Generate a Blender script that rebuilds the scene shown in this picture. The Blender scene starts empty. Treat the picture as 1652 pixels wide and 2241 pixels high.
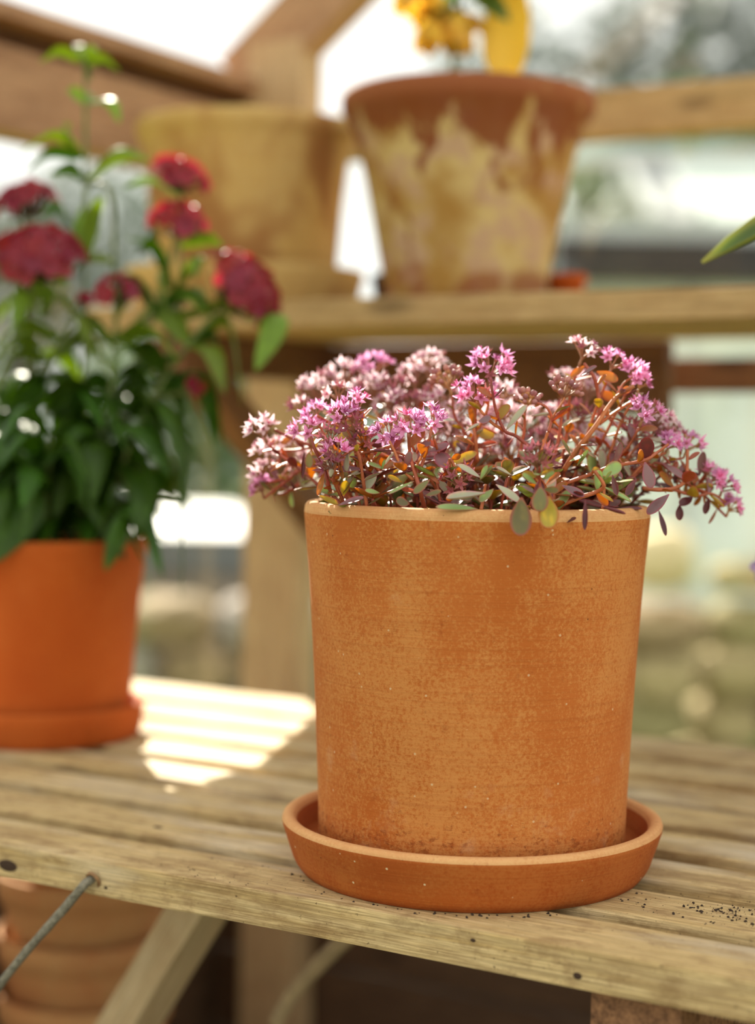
import bpy, bmesh, math, random
from mathutils import Vector, Matrix
R = random.Random(7)
SC = bpy.context.scene
COL = SC.collection
# ------------------------------------------------------------------ camera
Z0 = 0.80                                   # bench top above the floor
cam_d = bpy.data.cameras.new('camera'); cam = bpy.data.objects.new('camera', cam_d); COL.objects.link(cam)
cam_d.sensor_fit = 'VERTICAL'; cam_d.sensor_height = 36.0; cam_d.sensor_width = 26.54
cam_d.lens = 3742.5 / 2241 * 36.0
pitch, roll = 0.0478, 0.0137
fw = Vector((0, math.cos(pitch), -math.sin(pitch))); rt = Vector((1, 0, 0)); up = Vector((0, math.sin(pitch), math.cos(pitch)))
r2 = math.cos(roll) * rt + math.sin(roll) * up; u2 = -math.sin(roll) * rt + math.cos(roll) * up
M = Matrix.Identity(4)
for i in range(3):
    M[i][0] = r2[i]; M[i][1] = u2[i]; M[i][2] = -fw[i]
M[2][3] = Z0 + 0.2523
cam.matrix_world = M
cam_d.dof.use_dof = True; cam_d.dof.focus_distance = 0.915; cam_d.dof.aperture_fstop = 2.85; cam_d.dof.aperture_blades = 9
cam_d.clip_start = 0.02; cam_d.clip_end = 200
SC.camera = cam
# ------------------------------------------------------------------ sky, sun, exposure
world = bpy.data.worlds.new('sky'); SC.world = world; world.use_nodes = True
wn = world.node_tree; bgn = wn.nodes['Background']
bgn.inputs[0].default_value = (1.0, 0.985, 0.93, 1); bgn.inputs[1].default_value = 1.38
sun_d = bpy.data.lights.new('sun_offscreen', 'SUN'); sun = bpy.data.objects.new('sun_offscreen', sun_d); COL.objects.link(sun)
sun_d.energy = 17.0; sun_d.angle = math.radians(0.6); sun_d.color = (1.0, 0.90, 0.74)
SUN_AZ, SUN_EL = math.radians(-12), math.radians(31.5)     # behind the gable, a little to the left
to_sun = Vector((math.sin(SUN_AZ) * math.cos(SUN_EL), math.cos(SUN_AZ) * math.cos(SUN_EL), math.sin(SUN_EL)))
sun.rotation_euler = to_sun.to_track_quat('Z', 'Y').to_euler(); sun.location = to_sun * 40
SC.view_settings.view_transform = 'Standard'; SC.view_settings.look = 'None'
SC.view_settings.exposure = 0.02; SC.view_settings.gamma = 1.0; SC.view_settings.use_curve_mapping = False

# ------------------------------------------------------------------ frames and helpers
TH = 0.5377
U = Vector((math.cos(TH), -math.sin(TH), 0)); N = Vector((math.sin(TH), math.cos(TH), 0)); ZV = Vector((0, 0, 1))
PC = Vector((0.0569, 0.9825, Z0))           # centre of the big pot on the bench top
def W(u, v, z): return PC + U * u + N * v + ZV * z      # bench frame to world; z from the bench top
BF = Matrix.Rotation(-TH, 4, 'Z')           # bench orientation
WM = {}
def link(name, data, parent=None, M=None, **tags):
    o = bpy.data.objects.new(name, data); COL.objects.link(o)
    M = M.copy() if M is not None else Matrix.Identity(4)
    WM[o.name] = M
    if parent is not None:
        o.parent = parent; o.matrix_local = WM[parent.name].inverted() @ M
    else:
        o.matrix_world = M
    for k, v in tags.items(): o[k] = v
    return o
def thing(name, label, cat, M, group=None):
    o = link(name, None, None, M, label=label, category=cat)
    o.empty_display_size = 0.02
    if group: o['group'] = group
    return o
def T(p): return Matrix.Translation(p)
def frame(x, z, p=Vector((0, 0, 0))):
    """matrix with local X along x and local Z near z"""
    x = x.normalized(); y = z.cross(x)
    if y.length < 1e-6: y = Vector((0.3, 1, 0.2)).cross(x)
    y.normalize(); zz = x.cross(y)
    m = Matrix.Identity(4)
    for i in range(3): m[i][0] = x[i]; m[i][1] = y[i]; m[i][2] = zz[i]; m[i][3] = p[i]
    return m
def mesh(name, vs, fs, mats, smooth=True, mi=None, attr=None):
    me = bpy.data.meshes.new(name); me.from_pydata([tuple(v) for v in vs], [], fs); me.update()
    for m in (mats if isinstance(mats, (list, tuple)) else [mats]): me.materials.append(m)
    if smooth: me.polygons.foreach_set('use_smooth', [True] * len(me.polygons))
    if mi: me.polygons.foreach_set('material_index', mi)
    if attr:
        a = me.attributes.new('edge', 'FLOAT', 'POINT'); a.data.foreach_set('value', attr)
    return me
def box(name, sx, sy, sz, mat, bev=0.0015, seg=2, cuts=0, jit=0.0, seed=0):
    bm = bmesh.new(); bmesh.ops.create_cube(bm, size=1)
    bmesh.ops.scale(bm, vec=(sx, sy, sz), verts=bm.verts)
    if cuts:
        ed = [e for e in bm.edges if abs(e.verts[0].co.x - e.verts[1].co.x) > sx * .5]
        bmesh.ops.subdivide_edges(bm, edges=ed, cuts=cuts, use_grid_fill=True)
    if bev:
        ed = [e for e in bm.edges if len(e.link_faces) == 2 and e.calc_face_angle() > .5]
        bmesh.ops.bevel(bm, geom=ed, offset=bev, segments=seg, affect='EDGES', profile=.6)
    if jit:
        rr = random.Random(seed)
        ph = [rr.uniform(0, 6) for _ in range(6)]
        for v in bm.verts:
            x = v.co.x
            v.co.z += jit * (math.sin(x * 9 + ph[0]) + .5 * math.sin(x * 31 + ph[1] + v.co.y * 30))
            v.co.y += jit * (math.sin(x * 7 + ph[2]) + .5 * math.sin(x * 43 + ph[3] + v.co.z * 50))
    me = bpy.data.meshes.new(name); bm.to_mesh(me); bm.free(); me.materials.append(mat)
    me.polygons.foreach_set('use_smooth', [False] * len(me.polygons))
    return me
def lathe(name, prof, mat, seg=96, wob=0.0, seed=0, close=True):
    """prof: list of (r, z) from the outer bottom up and over to the inside"""
    rr = random.Random(seed); ph = [rr.uniform(0, 6.28) for _ in range(4)]
    vs, fs = [], []
    n = len(prof)
    for j in range(seg):
        a = 2 * math.pi * j / seg
        for r, z in prof:
            k = 1 + wob * (math.sin(2 * a + ph[0]) + .6 * math.sin(3 * a + ph[1] + z * 20))
            vs.append((r * k * math.cos(a), r * k * math.sin(a), z + wob * .06 * math.sin(2 * a + ph[2])))
    for j in range(seg):
        k = (j + 1) % seg
        for i in range(n - 1):
            fs.append((j * n + i, k * n + i, k * n + i + 1, j * n + i + 1))
    if close:
        vs.append((0, 0, prof[0][1])); c = len(vs) - 1
        for j in range(seg): fs.append((((j + 1) % seg) * n, j * n, c))
        vs.append((0, 0, prof[-1][1])); c = len(vs) - 1
        for j in range(seg): fs.append((j * n + n - 1, ((j + 1) % seg) * n + n - 1, c))
    return mesh(name, vs, fs, mat)
def smoothpath(pts, sub=6):
    P = [Vector(p) for p in pts]
    if len(P) < 3: return [P[0].lerp(P[-1], i / sub) for i in range(sub + 1)]
    out = []
    for i in range(len(P) - 1):
        p0 = P[i - 1] if i else P[0] * 2 - P[1]; p1, p2 = P[i], P[i + 1]; p3 = P[i + 2] if i + 2 < len(P) else P[-1] * 2 - P[-2]
        for k in range(sub):
            t = k / sub
            out.append(.5 * ((2 * p1) + (p2 - p0) * t + (2 * p0 - 5 * p1 + 4 * p2 - p3) * t * t + (3 * p1 - p0 - 3 * p2 + p3) * t ** 3))
    out.append(P[-1]); return out
def tube(vs, fs, path, r0, r1, seg=6, cap=True):
    b = len(vs); n = len(path); pn = None
    for i, p in enumerate(path):
        d = (path[min(i + 1, n - 1)] - path[max(i - 1, 0)])
        d = d.normalized() if d.length > 1e-9 else Vector((0, 0, 1))
        if pn is None:
            pn = d.orthogonal().normalized()
        pn = (pn - d * pn.dot(d)); pn = pn.normalized() if pn.length > 1e-6 else d.orthogonal().normalized()
        q = d.cross(pn); r = r0 + (r1 - r0) * i / max(1, n - 1)
        for k in range(seg):
            a = 2 * math.pi * k / seg; vs.append(p + (pn * math.cos(a) + q * math.sin(a)) * r)
    for i in range(n - 1):
        for k in range(seg):
            k2 = (k + 1) % seg; fs.append((b + i * seg + k, b + i * seg + k2, b + (i + 1) * seg + k2, b + (i + 1) * seg + k))
    if cap:
        fs.append(tuple(b + k for k in reversed(range(seg)))); fs.append(tuple(b + (n - 1) * seg + k for k in range(seg)))
def ball(vs, fs, c, r, axis=Vector((0, 0, 1)), el=1.0, seg=6, rings=4):
    b = len(vs); m = frame(axis.orthogonal(), axis)
    for i in range(rings + 1):
        t = math.pi * i / rings
        for k in range(seg):
            a = 2 * math.pi * k / seg
            vs.append(c + m.to_3x3() @ Vector((r * math.sin(t) * math.cos(a), r * math.sin(t) * math.sin(a), -r * el * math.cos(t))))
    for i in range(rings):
        for k in range(seg):
            k2 = (k + 1) % seg; fs.append((b + i * seg + k, b + i * seg + k2, b + (i + 1) * seg + k2, b + (i + 1) * seg + k))

# ------------------------------------------------------------------ materials
def mat(name):
    m = bpy.data.materials.new(name); m.use_nodes = True; nt = m.node_tree
    b = nt.nodes['Principled BSDF']; return m, nt, b
def nd(nt, t, **kw):
    n = nt.nodes.new(t)
    for k, v in kw.items():
        if k.startswith('i_'):
            key = k[2:]; s = n.inputs[int(key)] if key.isdigit() else n.inputs[key.replace('_', ' ')]
            if hasattr(v, 'is_output'): nt.links.new(v, s)
            else: s.default_value = v
        else: setattr(n, k, v)
    return n
def ramp(nt, fac, stops, interp='LINEAR'):
    n = nt.nodes.new('ShaderNodeValToRGB'); nt.links.new(fac, n.inputs[0]); cr = n.color_ramp; cr.interpolation = interp
    while len(cr.elements) < len(stops): cr.elements.new(.5)
    for e, (p, c) in zip(cr.elements, stops):
        e.position = p; e.color = (c, c, c, 1) if isinstance(c, (int, float)) else (*c, 1)
    return n.outputs[0]
def mix(nt, fac, a, b, mode='MIX'):
    n = nt.nodes.new('ShaderNodeMix'); n.data_type = 'RGBA'; n.blend_type = mode
    for s, v in ((n.inputs[0], fac), (n.inputs[6], a), (n.inputs[7], b)):
        if hasattr(v, 'is_output'): nt.links.new(v, s)
        elif isinstance(v, (int, float)): s.default_value = v
        else: s.default_value = (*v, 1)
    return n.outputs[2]
def coords(nt, scale=(1, 1, 1), rand=True):
    tc = nt.nodes.new('ShaderNodeTexCoord'); v = tc.outputs['Object']
    if rand:
        oi = nt.nodes.new('ShaderNodeObjectInfo'); a = nd(nt, 'ShaderNodeMath', operation='MULTIPLY', i_0=oi.outputs['Random'], i_1=37.0)
        v = nd(nt, 'ShaderNodeVectorMath', operation='ADD', i_0=v, i_1=a.outputs[0]).outputs[0]
    mp = nd(nt, 'ShaderNodeMapping', i_Vector=v, i_Scale=scale); return mp.outputs[0]
def noise(nt, vec, s, d=4.0, r=.6, dist=0.0):
    return nd(nt, 'ShaderNodeTexNoise', i_Vector=vec, i_Scale=s, i_Detail=d, i_Roughness=r, i_Distortion=dist).outputs[0]
def bump(nt, b, h, st, dist=0.001):
    n = nd(nt, 'ShaderNodeBump', i_Height=h, i_Strength=st, i_Distance=dist); nt.links.new(n.outputs[0], b.inputs['Normal'])

def wood(name, c1, c2, stain, rough=.75, grain=1.0, knots=True, stain_amt=.75, grey=None):
    m, nt, b = mat(name)
    v = coords(nt, (1, 1, 1)); g = coords(nt, (2.2, 55, 55))
    gr = noise(nt, g, 3.2, 5, .65, .8)
    fine = noise(nt, coords(nt, (12, 560, 560)), 2.0, 3, .6)
    mid_ = noise(nt, coords(nt, (5, 150, 150)), 2.0, 4, .6, .5)
    c = mix(nt, ramp(nt, gr, [(.30, 0), (.68, 1)]), c2, c1)
    c = mix(nt, nd(nt, 'ShaderNodeMath', operation='MULTIPLY', i_0=ramp(nt, fine, [(.42, 1), (.6, 0)]), i_1=.6 * grain).outputs[0], c, [x * .45 for x in c2], 'MIX')
    c = mix(nt, nd(nt, 'ShaderNodeMath', operation='MULTIPLY', i_0=ramp(nt, mid_, [(.50, 0), (.64, 1)]), i_1=.42 * grain).outputs[0], c, [x * .55 for x in c2])
    bl_ = noise(nt, coords(nt, (30, 55, 55)), 1.5, 6, .72)
    c = mix(nt, nd(nt, 'ShaderNodeMath', operation='MULTIPLY', i_0=ramp(nt, bl_, [(.50, 0), (.62, 1)]), i_1=stain_amt * .75).outputs[0], c, stain)
    st = noise(nt, coords(nt, (9, 26, 26)), 1.4, 6, .65)
    c = mix(nt, nd(nt, 'ShaderNodeMath', operation='MULTIPLY', i_0=ramp(nt, st, [(.47, 0), (.66, 1)]), i_1=stain_amt).outputs[0], c, stain)
    if grey:
        c = mix(nt, ramp(nt, noise(nt, coords(nt, (4, 20, 20)), 1.1, 4, .6), [(.50, 0), (.68, .6)]), c, grey)
    sp = noise(nt, v, 420, 3, .6)
    c = mix(nt, ramp(nt, sp, [(.66, 0), (.71, .75)]), c, [x * .35 for x in stain])
    if knots:
        k = nd(nt, 'ShaderNodeTexVoronoi', i_Vector=coords(nt, (5, 16, 16)), i_Scale=1.0).outputs[0]
        c = mix(nt, ramp(nt, k, [(.0, .9), (.10, .5), (.16, 0)]), c, [x * .30 for x in stain])
    nt.links.new(c, b.inputs['Base Color']); b.inputs['Roughness'].default_value = rough
    b.inputs['Specular IOR Level'].default_value = .3
    h = nd(nt, 'ShaderNodeMath', operation='ADD', i_0=gr, i_1=fine).outputs[0]
    bump(nt, b, h, .55 * grain, .0008)
    return m
def terracotta(name, c1, c2, pale, dark, pale_amt=.6, scale=1.0, blot=None, foot=0.0, specks=0.0):
    m, nt, b = mat(name)
    v = coords(nt); s = scale
    big = noise(nt, v, 11 * s, 4, .6)
    c = mix(nt, ramp(nt, big, [(.35, 0), (.65, 1)]), c1, c2)
    sp = noise(nt, v, 560 * s, 4, .75); zone = noise(nt, coords(nt, (1, 1, .55)), 17 * s, 6, .68)
    f = nd(nt, 'ShaderNodeMath', operation='ADD', i_0=nd(nt, 'ShaderNodeMath', operation='MULTIPLY', i_0=sp, i_1=.62).outputs[0], i_1=nd(nt, 'ShaderNodeMath', operation='MULTIPLY', i_0=zone, i_1=.55).outputs[0]).outputs[0]
    c = mix(nt, nd(nt, 'ShaderNodeMath', operation='MULTIPLY', i_0=ramp(nt, f, [(.53, 0), (.66, 1)]), i_1=pale_amt).outputs[0], c, pale)
    line = noise(nt, coords(nt, (6, 6, 420)), 1.6 * s, 3, .6)
    c = mix(nt, nd(nt, 'ShaderNodeMath', operation='MULTIPLY', i_0=ramp(nt, line, [(.52, 0), (.68, 1)]), i_1=.20).outputs[0], c, dark)
    dk = noise(nt, v, 120 * s, 4, .7)
    c = mix(nt, ramp(nt, dk, [(.62, 0), (.74, .55)]), c, dark)
    pit = nd(nt, 'ShaderNodeTexVoronoi', i_Vector=v, i_Scale=70 * s).outputs[0]
    pit = nd(nt, 'ShaderNodeMath', operation='ADD', i_0=pit, i_1=nd(nt, 'ShaderNodeMath', operation='MULTIPLY', i_0=noise(nt, v, 300 * s, 2, .5), i_1=.10).outputs[0]).outputs[0]
    c = mix(nt, ramp(nt, pit, [(.055, .8), (.09, 0)]), c, [x * .18 for x in dark])
    if specks:
        ws = nd(nt, 'ShaderNodeTexVoronoi', i_Vector=v, i_Scale=95 * s).outputs[0]
        c = mix(nt, ramp(nt, ws, [(.05, specks), (.075, 0)]), c, (.78, .62, .38))
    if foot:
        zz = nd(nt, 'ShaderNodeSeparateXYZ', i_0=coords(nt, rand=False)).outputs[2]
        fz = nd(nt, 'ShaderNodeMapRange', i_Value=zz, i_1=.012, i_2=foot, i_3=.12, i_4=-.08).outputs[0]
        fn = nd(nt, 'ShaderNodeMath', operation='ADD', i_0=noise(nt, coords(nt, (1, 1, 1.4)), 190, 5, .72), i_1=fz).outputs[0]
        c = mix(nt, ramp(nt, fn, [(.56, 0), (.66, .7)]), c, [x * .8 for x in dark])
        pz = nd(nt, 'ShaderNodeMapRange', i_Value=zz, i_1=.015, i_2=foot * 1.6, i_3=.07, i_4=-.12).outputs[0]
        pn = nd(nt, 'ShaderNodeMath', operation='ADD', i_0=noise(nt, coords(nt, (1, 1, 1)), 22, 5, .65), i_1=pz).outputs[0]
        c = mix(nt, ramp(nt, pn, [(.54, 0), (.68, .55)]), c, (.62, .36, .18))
    if blot:
        bl = noise(nt, coords(nt, (1, 1, .75)), 20 * s, 3, .55, .6)
        c = mix(nt, ramp(nt, bl, [(.50, 0), (.60, .9)]), c, blot)
    nt.links.new(c, b.inputs['Base Color']); b.inputs['Roughness'].default_value = .82; b.inputs['Specular IOR Level'].default_value = .25
    h = nd(nt, 'ShaderNodeMath', operation='ADD', i_0=sp, i_1=line).outputs[0]
    bump(nt, b, h, .38, .0007)
    return m
def stained(name):
    m, nt, b = mat(name)
    v = coords(nt, rand=False); sep = nd(nt, 'ShaderNodeSeparateXYZ', i_0=v); z = sep.outputs[2]
    c = mix(nt, ramp(nt, noise(nt, v, 14, 4, .6), [(.42, 0), (.58, 1)]), (.36, .20, .05), (.56, .42, .18))
    c = mix(nt, ramp(nt, noise(nt, v, 30, 4, .6), [(.5, 0), (.6, .75)]), c, (.46, .29, .20))
    top = nd(nt, 'ShaderNodeMapRange', i_Value=z, i_1=.065, i_2=.165, i_3=-.10, i_4=.155).outputs[0]
    f = nd(nt, 'ShaderNodeMath', operation='ADD', i_0=noise(nt, coords(nt, (1, 1, .6), False), 30, 4, .6, .4), i_1=top).outputs[0]
    c = mix(nt, ramp(nt, f, [(.54, 0), (.62, .92)]), c, (.20, .05, .014))
    bot = nd(nt, 'ShaderNodeMapRange', i_Value=z, i_1=.018, i_2=.042, i_3=.09, i_4=-.25).outputs[0]
    f = nd(nt, 'ShaderNodeMath', operation='ADD', i_0=noise(nt, v, 24, 3, .55), i_1=bot).outputs[0]
    c = mix(nt, ramp(nt, f, [(.48, 0), (.60, .8)]), c, (.26, .085, .03))
    rim = ramp(nt, z, [(.174, 0), (.179, 1)])
    c = mix(nt, nd(nt, 'ShaderNodeMath', operation='MULTIPLY', i_0=rim, i_1=.75).outputs[0], c, (.30, .10, .04))
    nt.links.new(c, b.inputs['Base Color']); b.inputs['Roughness'].default_value = .85; b.inputs['Specular IOR Level'].default_value = .2
    bump(nt, b, noise(nt, v, 200, 4, .6), .3, .0007); return m
def leafmat(name, c, edge=None, trans=None, tr=.35, rough=.35, var=.25, spec=.5, coat=0.0):
    m, nt, b = mat(name)
    oi = nt.nodes.new('ShaderNodeObjectInfo')
    nz = noise(nt, coords(nt), 260 if edge else 60, 3, .6)
    col = mix(nt, ramp(nt, nz, [(.3, 0), (.7, 1)]), [x * (1 - var) for x in c], [min(1, x * (1 + var)) for x in c])
    hs = nd(nt, 'ShaderNodeHueSaturation', i_Color=col)
    nt.links.new(nd(nt, 'ShaderNodeMapRange', i_Value=oi.outputs['Random'], i_3=.485, i_4=.515).outputs[0], hs.inputs['Hue'])
    nt.links.new(nd(nt, 'ShaderNodeMapRange', i_Value=oi.outputs['Random'], i_3=.75, i_4=1.25).outputs[0], hs.inputs['Value'])
    col = hs.outputs[0]
    if edge:
        at = nd(nt, 'ShaderNodeAttribute', attribute_name='edge')
        col = mix(nt, ramp(nt, at.outputs['Fac'], [(.45, 0), (.92, .85)]), col, edge)
    nt.links.new(col, b.inputs['Base Color']); b.inputs['Roughness'].default_value = rough; b.inputs['Specular IOR Level'].default_value = spec
    tb = nd(nt, 'ShaderNodeBsdfTranslucent')
    if trans: tb.inputs[0].default_value = (*trans, 1)
    else: nt.links.new(col, tb.inputs[0])
    mx = nd(nt, 'ShaderNodeMixShader', i_0=tr, i_1=b.outputs[0], i_2=tb.outputs[0])
    nt.links.new(mx.outputs[0], nt.nodes['Material Output'].inputs[0])
    return m
def plain(name, c, rough=.6, var=.2, s=30, spec=.4, metal=0.0, c2=None):
    m, nt, b = mat(name)
    nz = noise(nt, coords(nt), s, 5, .65)
    nt.links.new(mix(nt, ramp(nt, nz, [(.3, 0), (.7, 1)]), c2 or [x * (1 - var) for x in c], [min(1, x * (1 + var)) for x in c]), b.inputs['Base Color'])
    b.inputs['Roughness'].default_value = rough; b.inputs['Specular IOR Level'].default_value = spec; b.inputs['Metallic'].default_value = metal
    bump(nt, b, nz, .4, .002)
    return m
def glassmat(name, tint=(.97, .985, .98), gl=.04, rough=.03):
    m, nt, b = mat(name); nt.nodes.remove(b)
    tr = nd(nt, 'ShaderNodeBsdfTransparent'); tr.inputs[0].default_value = (*tint, 1)
    g = nd(nt, 'ShaderNodeBsdfGlossy'); g.inputs['Roughness'].default_value = rough
    mx = nd(nt, 'ShaderNodeMixShader', i_0=gl, i_1=tr.outputs[0], i_2=g.outputs[0])
    nt.links.new(mx.outputs[0], nt.nodes['Material Output'].inputs[0]); return m

M_SLAT = wood('weathered_slat_wood', (.83, .64, .34), (.61, .42, .17), (.22, .12, .045), stain_amt=.60, grey=(.72, .64, .49))
M_SHELF = wood('shelf_wood', (.68, .48, .24), (.50, .33, .13), (.30, .16, .06), stain_amt=.35)
M_POST = wood('frame_wood', (.55, .34, .19), (.42, .235, .12), (.20, .09, .045), stain_amt=.4, grain=.6)
M_CPOST = wood('corner_post_wood', (.64, .46, .26), (.50, .34, .17), (.28, .14, .06), stain_amt=.35, grain=.6)
M_DARKWOOD = wood('dark_frame_wood', (.27, .13, .06), (.18, .08, .036), (.08, .03, .015), stain_amt=.4, grain=.6)
M_BRACE = wood('pale_brace_wood', (.76, .60, .36), (.64, .47, .25), (.36, .2, .08), stain_amt=.25, grain=.7, knots=False)
M_PLANK = wood('knee_wall_wood', (.15, .085, .045), (.10, .055, .028), (.06, .03, .016), stain_amt=.5)
M_ENDGRAIN = plain('end_grain', (.26, .13, .06), .85, .5, 260, c2=(.10, .045, .02))
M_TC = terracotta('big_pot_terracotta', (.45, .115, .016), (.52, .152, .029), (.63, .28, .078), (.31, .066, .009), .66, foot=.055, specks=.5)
M_TCS = terracotta('saucer_terracotta', (.35, .072, .008), (.41, .098, .014), (.52, .19, .042), (.26, .046, .006), .38, 1.0, specks=.9)
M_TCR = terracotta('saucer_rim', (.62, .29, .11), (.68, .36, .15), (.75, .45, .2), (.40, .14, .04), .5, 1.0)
M_TCN = terracotta('new_terracotta', (.38, .066, .005), (.43, .084, .007), (.66, .22, .05), (.45, .10, .012), .2, .9)
M_TCA = terracotta('limed_terracotta', (.50, .30, .085), (.58, .39, .13), (.62, .46, .21), (.28, .11, .03), .5, .5, blot=(.33, .145, .045))
M_TCB = stained('stained_terracotta')
M_TCO = terracotta('old_terracotta', (.48, .2, .075), (.55, .26, .10), (.56, .40, .18), (.22, .08, .03), .4, .9)
M_SOIL = plain('soil', (.045, .028, .018), .95, .5, 90)
M_EARTH = plain('earth_floor', (.055, .04, .026), .95, .4, 18)
M_BLACK = plain('black_plastic', (.02, .018, .02), .5, .3, 40)
M_KNOT = plain('dark_knot', (.055, .028, .014), .8, .4, 400)
M_IRON = plain('lichened_iron', (.22, .20, .15), .7, .5, 380, c2=(.10, .09, .06))
M_RUST = plain('rusty_staple', (.26, .14, .06), .6, .5, 300)
M_STICK = plain('pale_cane', (.42, .31, .17), .7, .25, 60)
M_GLASS = glassmat('window_glass')
M_LID = plain('weathered_lid', (.14, .16, .165), .6, .12, 9)
M_WHITE = plain('white_paint', (.58, .62, .60), .5, .06, 12)
M_GREYROOF = plain('grey_roof', (.34, .36, .36), .5, .15, 6)
M_GUTTER = plain('dark_gutter', (.022, .021, .024), .5, .3, 6)
M_FROST = plain('whitewashed_glass', (.78, .86, .78), .45, .16, 2.2)
M_GRASS = plain('grass', (.16, .19, .05), .9, .45, 5, c2=(.08, .11, .03))
M_STONE = [plain('tan_stone', (.46, .37, .19), .9, .25, 9), plain('olive_stone', (.32, .28, .13), .9, .3, 9), plain('grey_stone', (.30, .265, .22), .9, .3, 9), plain('brown_stone', (.30, .22, .12), .9, .3, 9)]
M_CREAM = plain('cream_stone', (.74, .62, .36), .85, .15, 7)
M_BARK = plain('bark', (.16, .12, .085), .9, .3, 12)
M_TREEL = leafmat('tree_leaf', (.10, .13, .095), tr=.3, rough=.6, var=.3)
M_HEDGEL = leafmat('hedge_leaf', (.10, .16, .055), tr=.35, rough=.6, var=.35)
M_PALEH = leafmat('pale_shrub_leaf', (.42, .48, .33), tr=.35, rough=.6, var=.3)
# plants
SED = {'green': leafmat('sedum_leaf_green', (.30, .40, .14), (.45, .12, .08), (.50, .60, .12), .28, .32, .2),
       'olive': leafmat('sedum_leaf_olive', (.17, .15, .055), (.42, .07, .05), (.55, .45, .04), .28, .38, .3),
       'yellow': leafmat('sedum_leaf_yellow', (.42, .34, .05), (.55, .12, .05), (.85, .62, .05), .4, .38, .25),
       'amber': leafmat('sedum_leaf_amber', (.34, .15, .03), (.45, .07, .03), (.90, .44, .05), .42, .38, .3),
       'maroon': leafmat('sedum_leaf_maroon', (.13, .035, .035), (.25, .03, .04), (.5, .10, .04), .22, .33, .3),
       'purple': leafmat('sedum_leaf_purple', (.24, .125, .13), (.38, .07, .10), (.5, .2, .2), .18, .28, .25),
       'pale': leafmat('sedum_leaf_pale', (.52, .52, .36), (.62, .25, .26), (.6, .6, .25), .22, .3, .15),
       'red': leafmat('sedum_leaf_red', (.34, .10, .045), (.45, .06, .05), (.80, .26, .06), .4, .38, .25)}
M_SSTEM = leafmat('sedum_stem', (.46, .115, .05), tr=.12, rough=.45, var=.35)
M_SSTALK = leafmat('sedum_stalk', (.42, .20, .10), tr=.15, rough=.5, var=.3)
FL = {'o': leafmat('floret_bright', (.94, .42, .72), tr=.55, rough=.55, var=.18), 'p': leafmat('floret_pale', (.96, .70, .76), tr=.58, rough=.55, var=.15),
      'f': leafmat('floret_faded', (.36, .11, .13), tr=.25, rough=.6, var=.4), 'b': leafmat('bud', (.48, .20, .19), tr=.2, rough=.5, var=.3)}
M_FLC = leafmat('floret_centre', (.62, .09, .28), tr=.2, rough=.5, var=.3)
M_DLEAF = leafmat('sweet_william_leaf', (.040, .100, .006), tr=.30, trans=(.26, .42, .012), rough=.42, var=.35, spec=.32)
M_DLEAF2 = leafmat('sweet_william_young_leaf', (.16, .25, .025), tr=.40, trans=(.46, .58, .03), rough=.40, var=.25, spec=.4)
M_DSTEM = leafmat('sweet_william_stem', (.13, .17, .035), tr=.1, rough=.4, var=.3)
M_DPET = leafmat('crimson_petal', (.24, .004, .02), tr=.30, trans=(.60, .012, .04), rough=.4, var=.35)
M_DCAL = leafmat('calyx', (.14, .05, .03), tr=.15, rough=.6, var=.3)
M_YPET = leafmat('yellow_petal', (.86, .58, .09), tr=.5, trans=(1, .82, .25), rough=.5, var=.15)
M_BLEAF = leafmat('broad_leaf', (.09, .17, .025), (.45, .40, .06), (.35, .45, .04), .35, .35, .2)
M_LILAC = leafmat('lilac_petal', (.52, .40, .60), tr=.4, rough=.5, var=.15)

# ------------------------------------------------------------------ the ground and the greenhouse shell
fl = link('floor', box('floor', 3.2, 3.2, .05, M_EARTH, .0), None, T(W(.75, -.68, -Z0 - .025)) @ BF, kind='structure')
gr = link('ground', box('ground', 40, 40, .05, M_GRASS, .0), None, T(Vector((0, 12, -.08))), kind='structure')
GV, LU = .80, -.70          # gable plane and side wall plane in the bench frame
def beam(parent, name, p, q, w, d, m, upv=ZV, bev=.002, seed=0):
    """square timber from p to q; w across, d along upv"""
    L = (q - p).length
    return link(name, box(name, L, w, d, m, bev, 2, max(2, int(L / .06)), .0004, seed), parent, frame(q - p, upv, (p + q) / 2))
def bframe(u, v, z): return T(W(u, v, z)) @ BF
# gable wall behind the shelf
wb = link('wall_back', None, None, bframe(0, GV, -Z0), kind='structure')
beam(wb, 'corner_post', W(-.677, GV, -Z0), W(-.677, GV, .70), .042, .077, M_CPOST, U)
beam(wb, 'post', W(.55, GV, -Z0), W(.55, GV, 1.60), .042, .060, M_POST, U)
beam(wb, 'rail', W(-.637, GV, .584), W(1.9, GV, .584), .040, .048, M_SHELF)
beam(wb, 'rail', W(-.637, GV - .005, .3125), W(1.9, GV - .005, .3125), .050, .034, M_DARKWOOD)
beam(wb, 'sill', W(-.72, GV + .03, -.150), W(1.9, GV + .03, -.150), .060, .040, M_DARKWOOD)
sl = Vector((U.x, U.y, .76)).normalized()
beam(wb, 'rafter', W(-.735, GV, .658), W(-.735, GV, .658) + sl * 2.3, .040, .074, M_POST, N.cross(sl))
for i in range(6):
    zc = -Z0 + .055 + i * .102
    beam(wb, 'plank', W(-.78, GV + .035, zc), W(1.9, GV + .035, zc), .018, .098, M_PLANK)
def pane(parent, u0, u1, z0, z1, v):
    link('pane', box('pane', u1 - u0, .003, z1 - z0, M_GLASS, 0), parent, bframe((u0 + u1) / 2, v, (z0 + z1) / 2))
for u0, u1 in ((-.637, -.05), (-.045, .52), (.58, 1.2)):
    pane(wb, u0, u1, -.128, .294, GV); pane(wb, u0, u1, .331, .559, GV)
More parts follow.
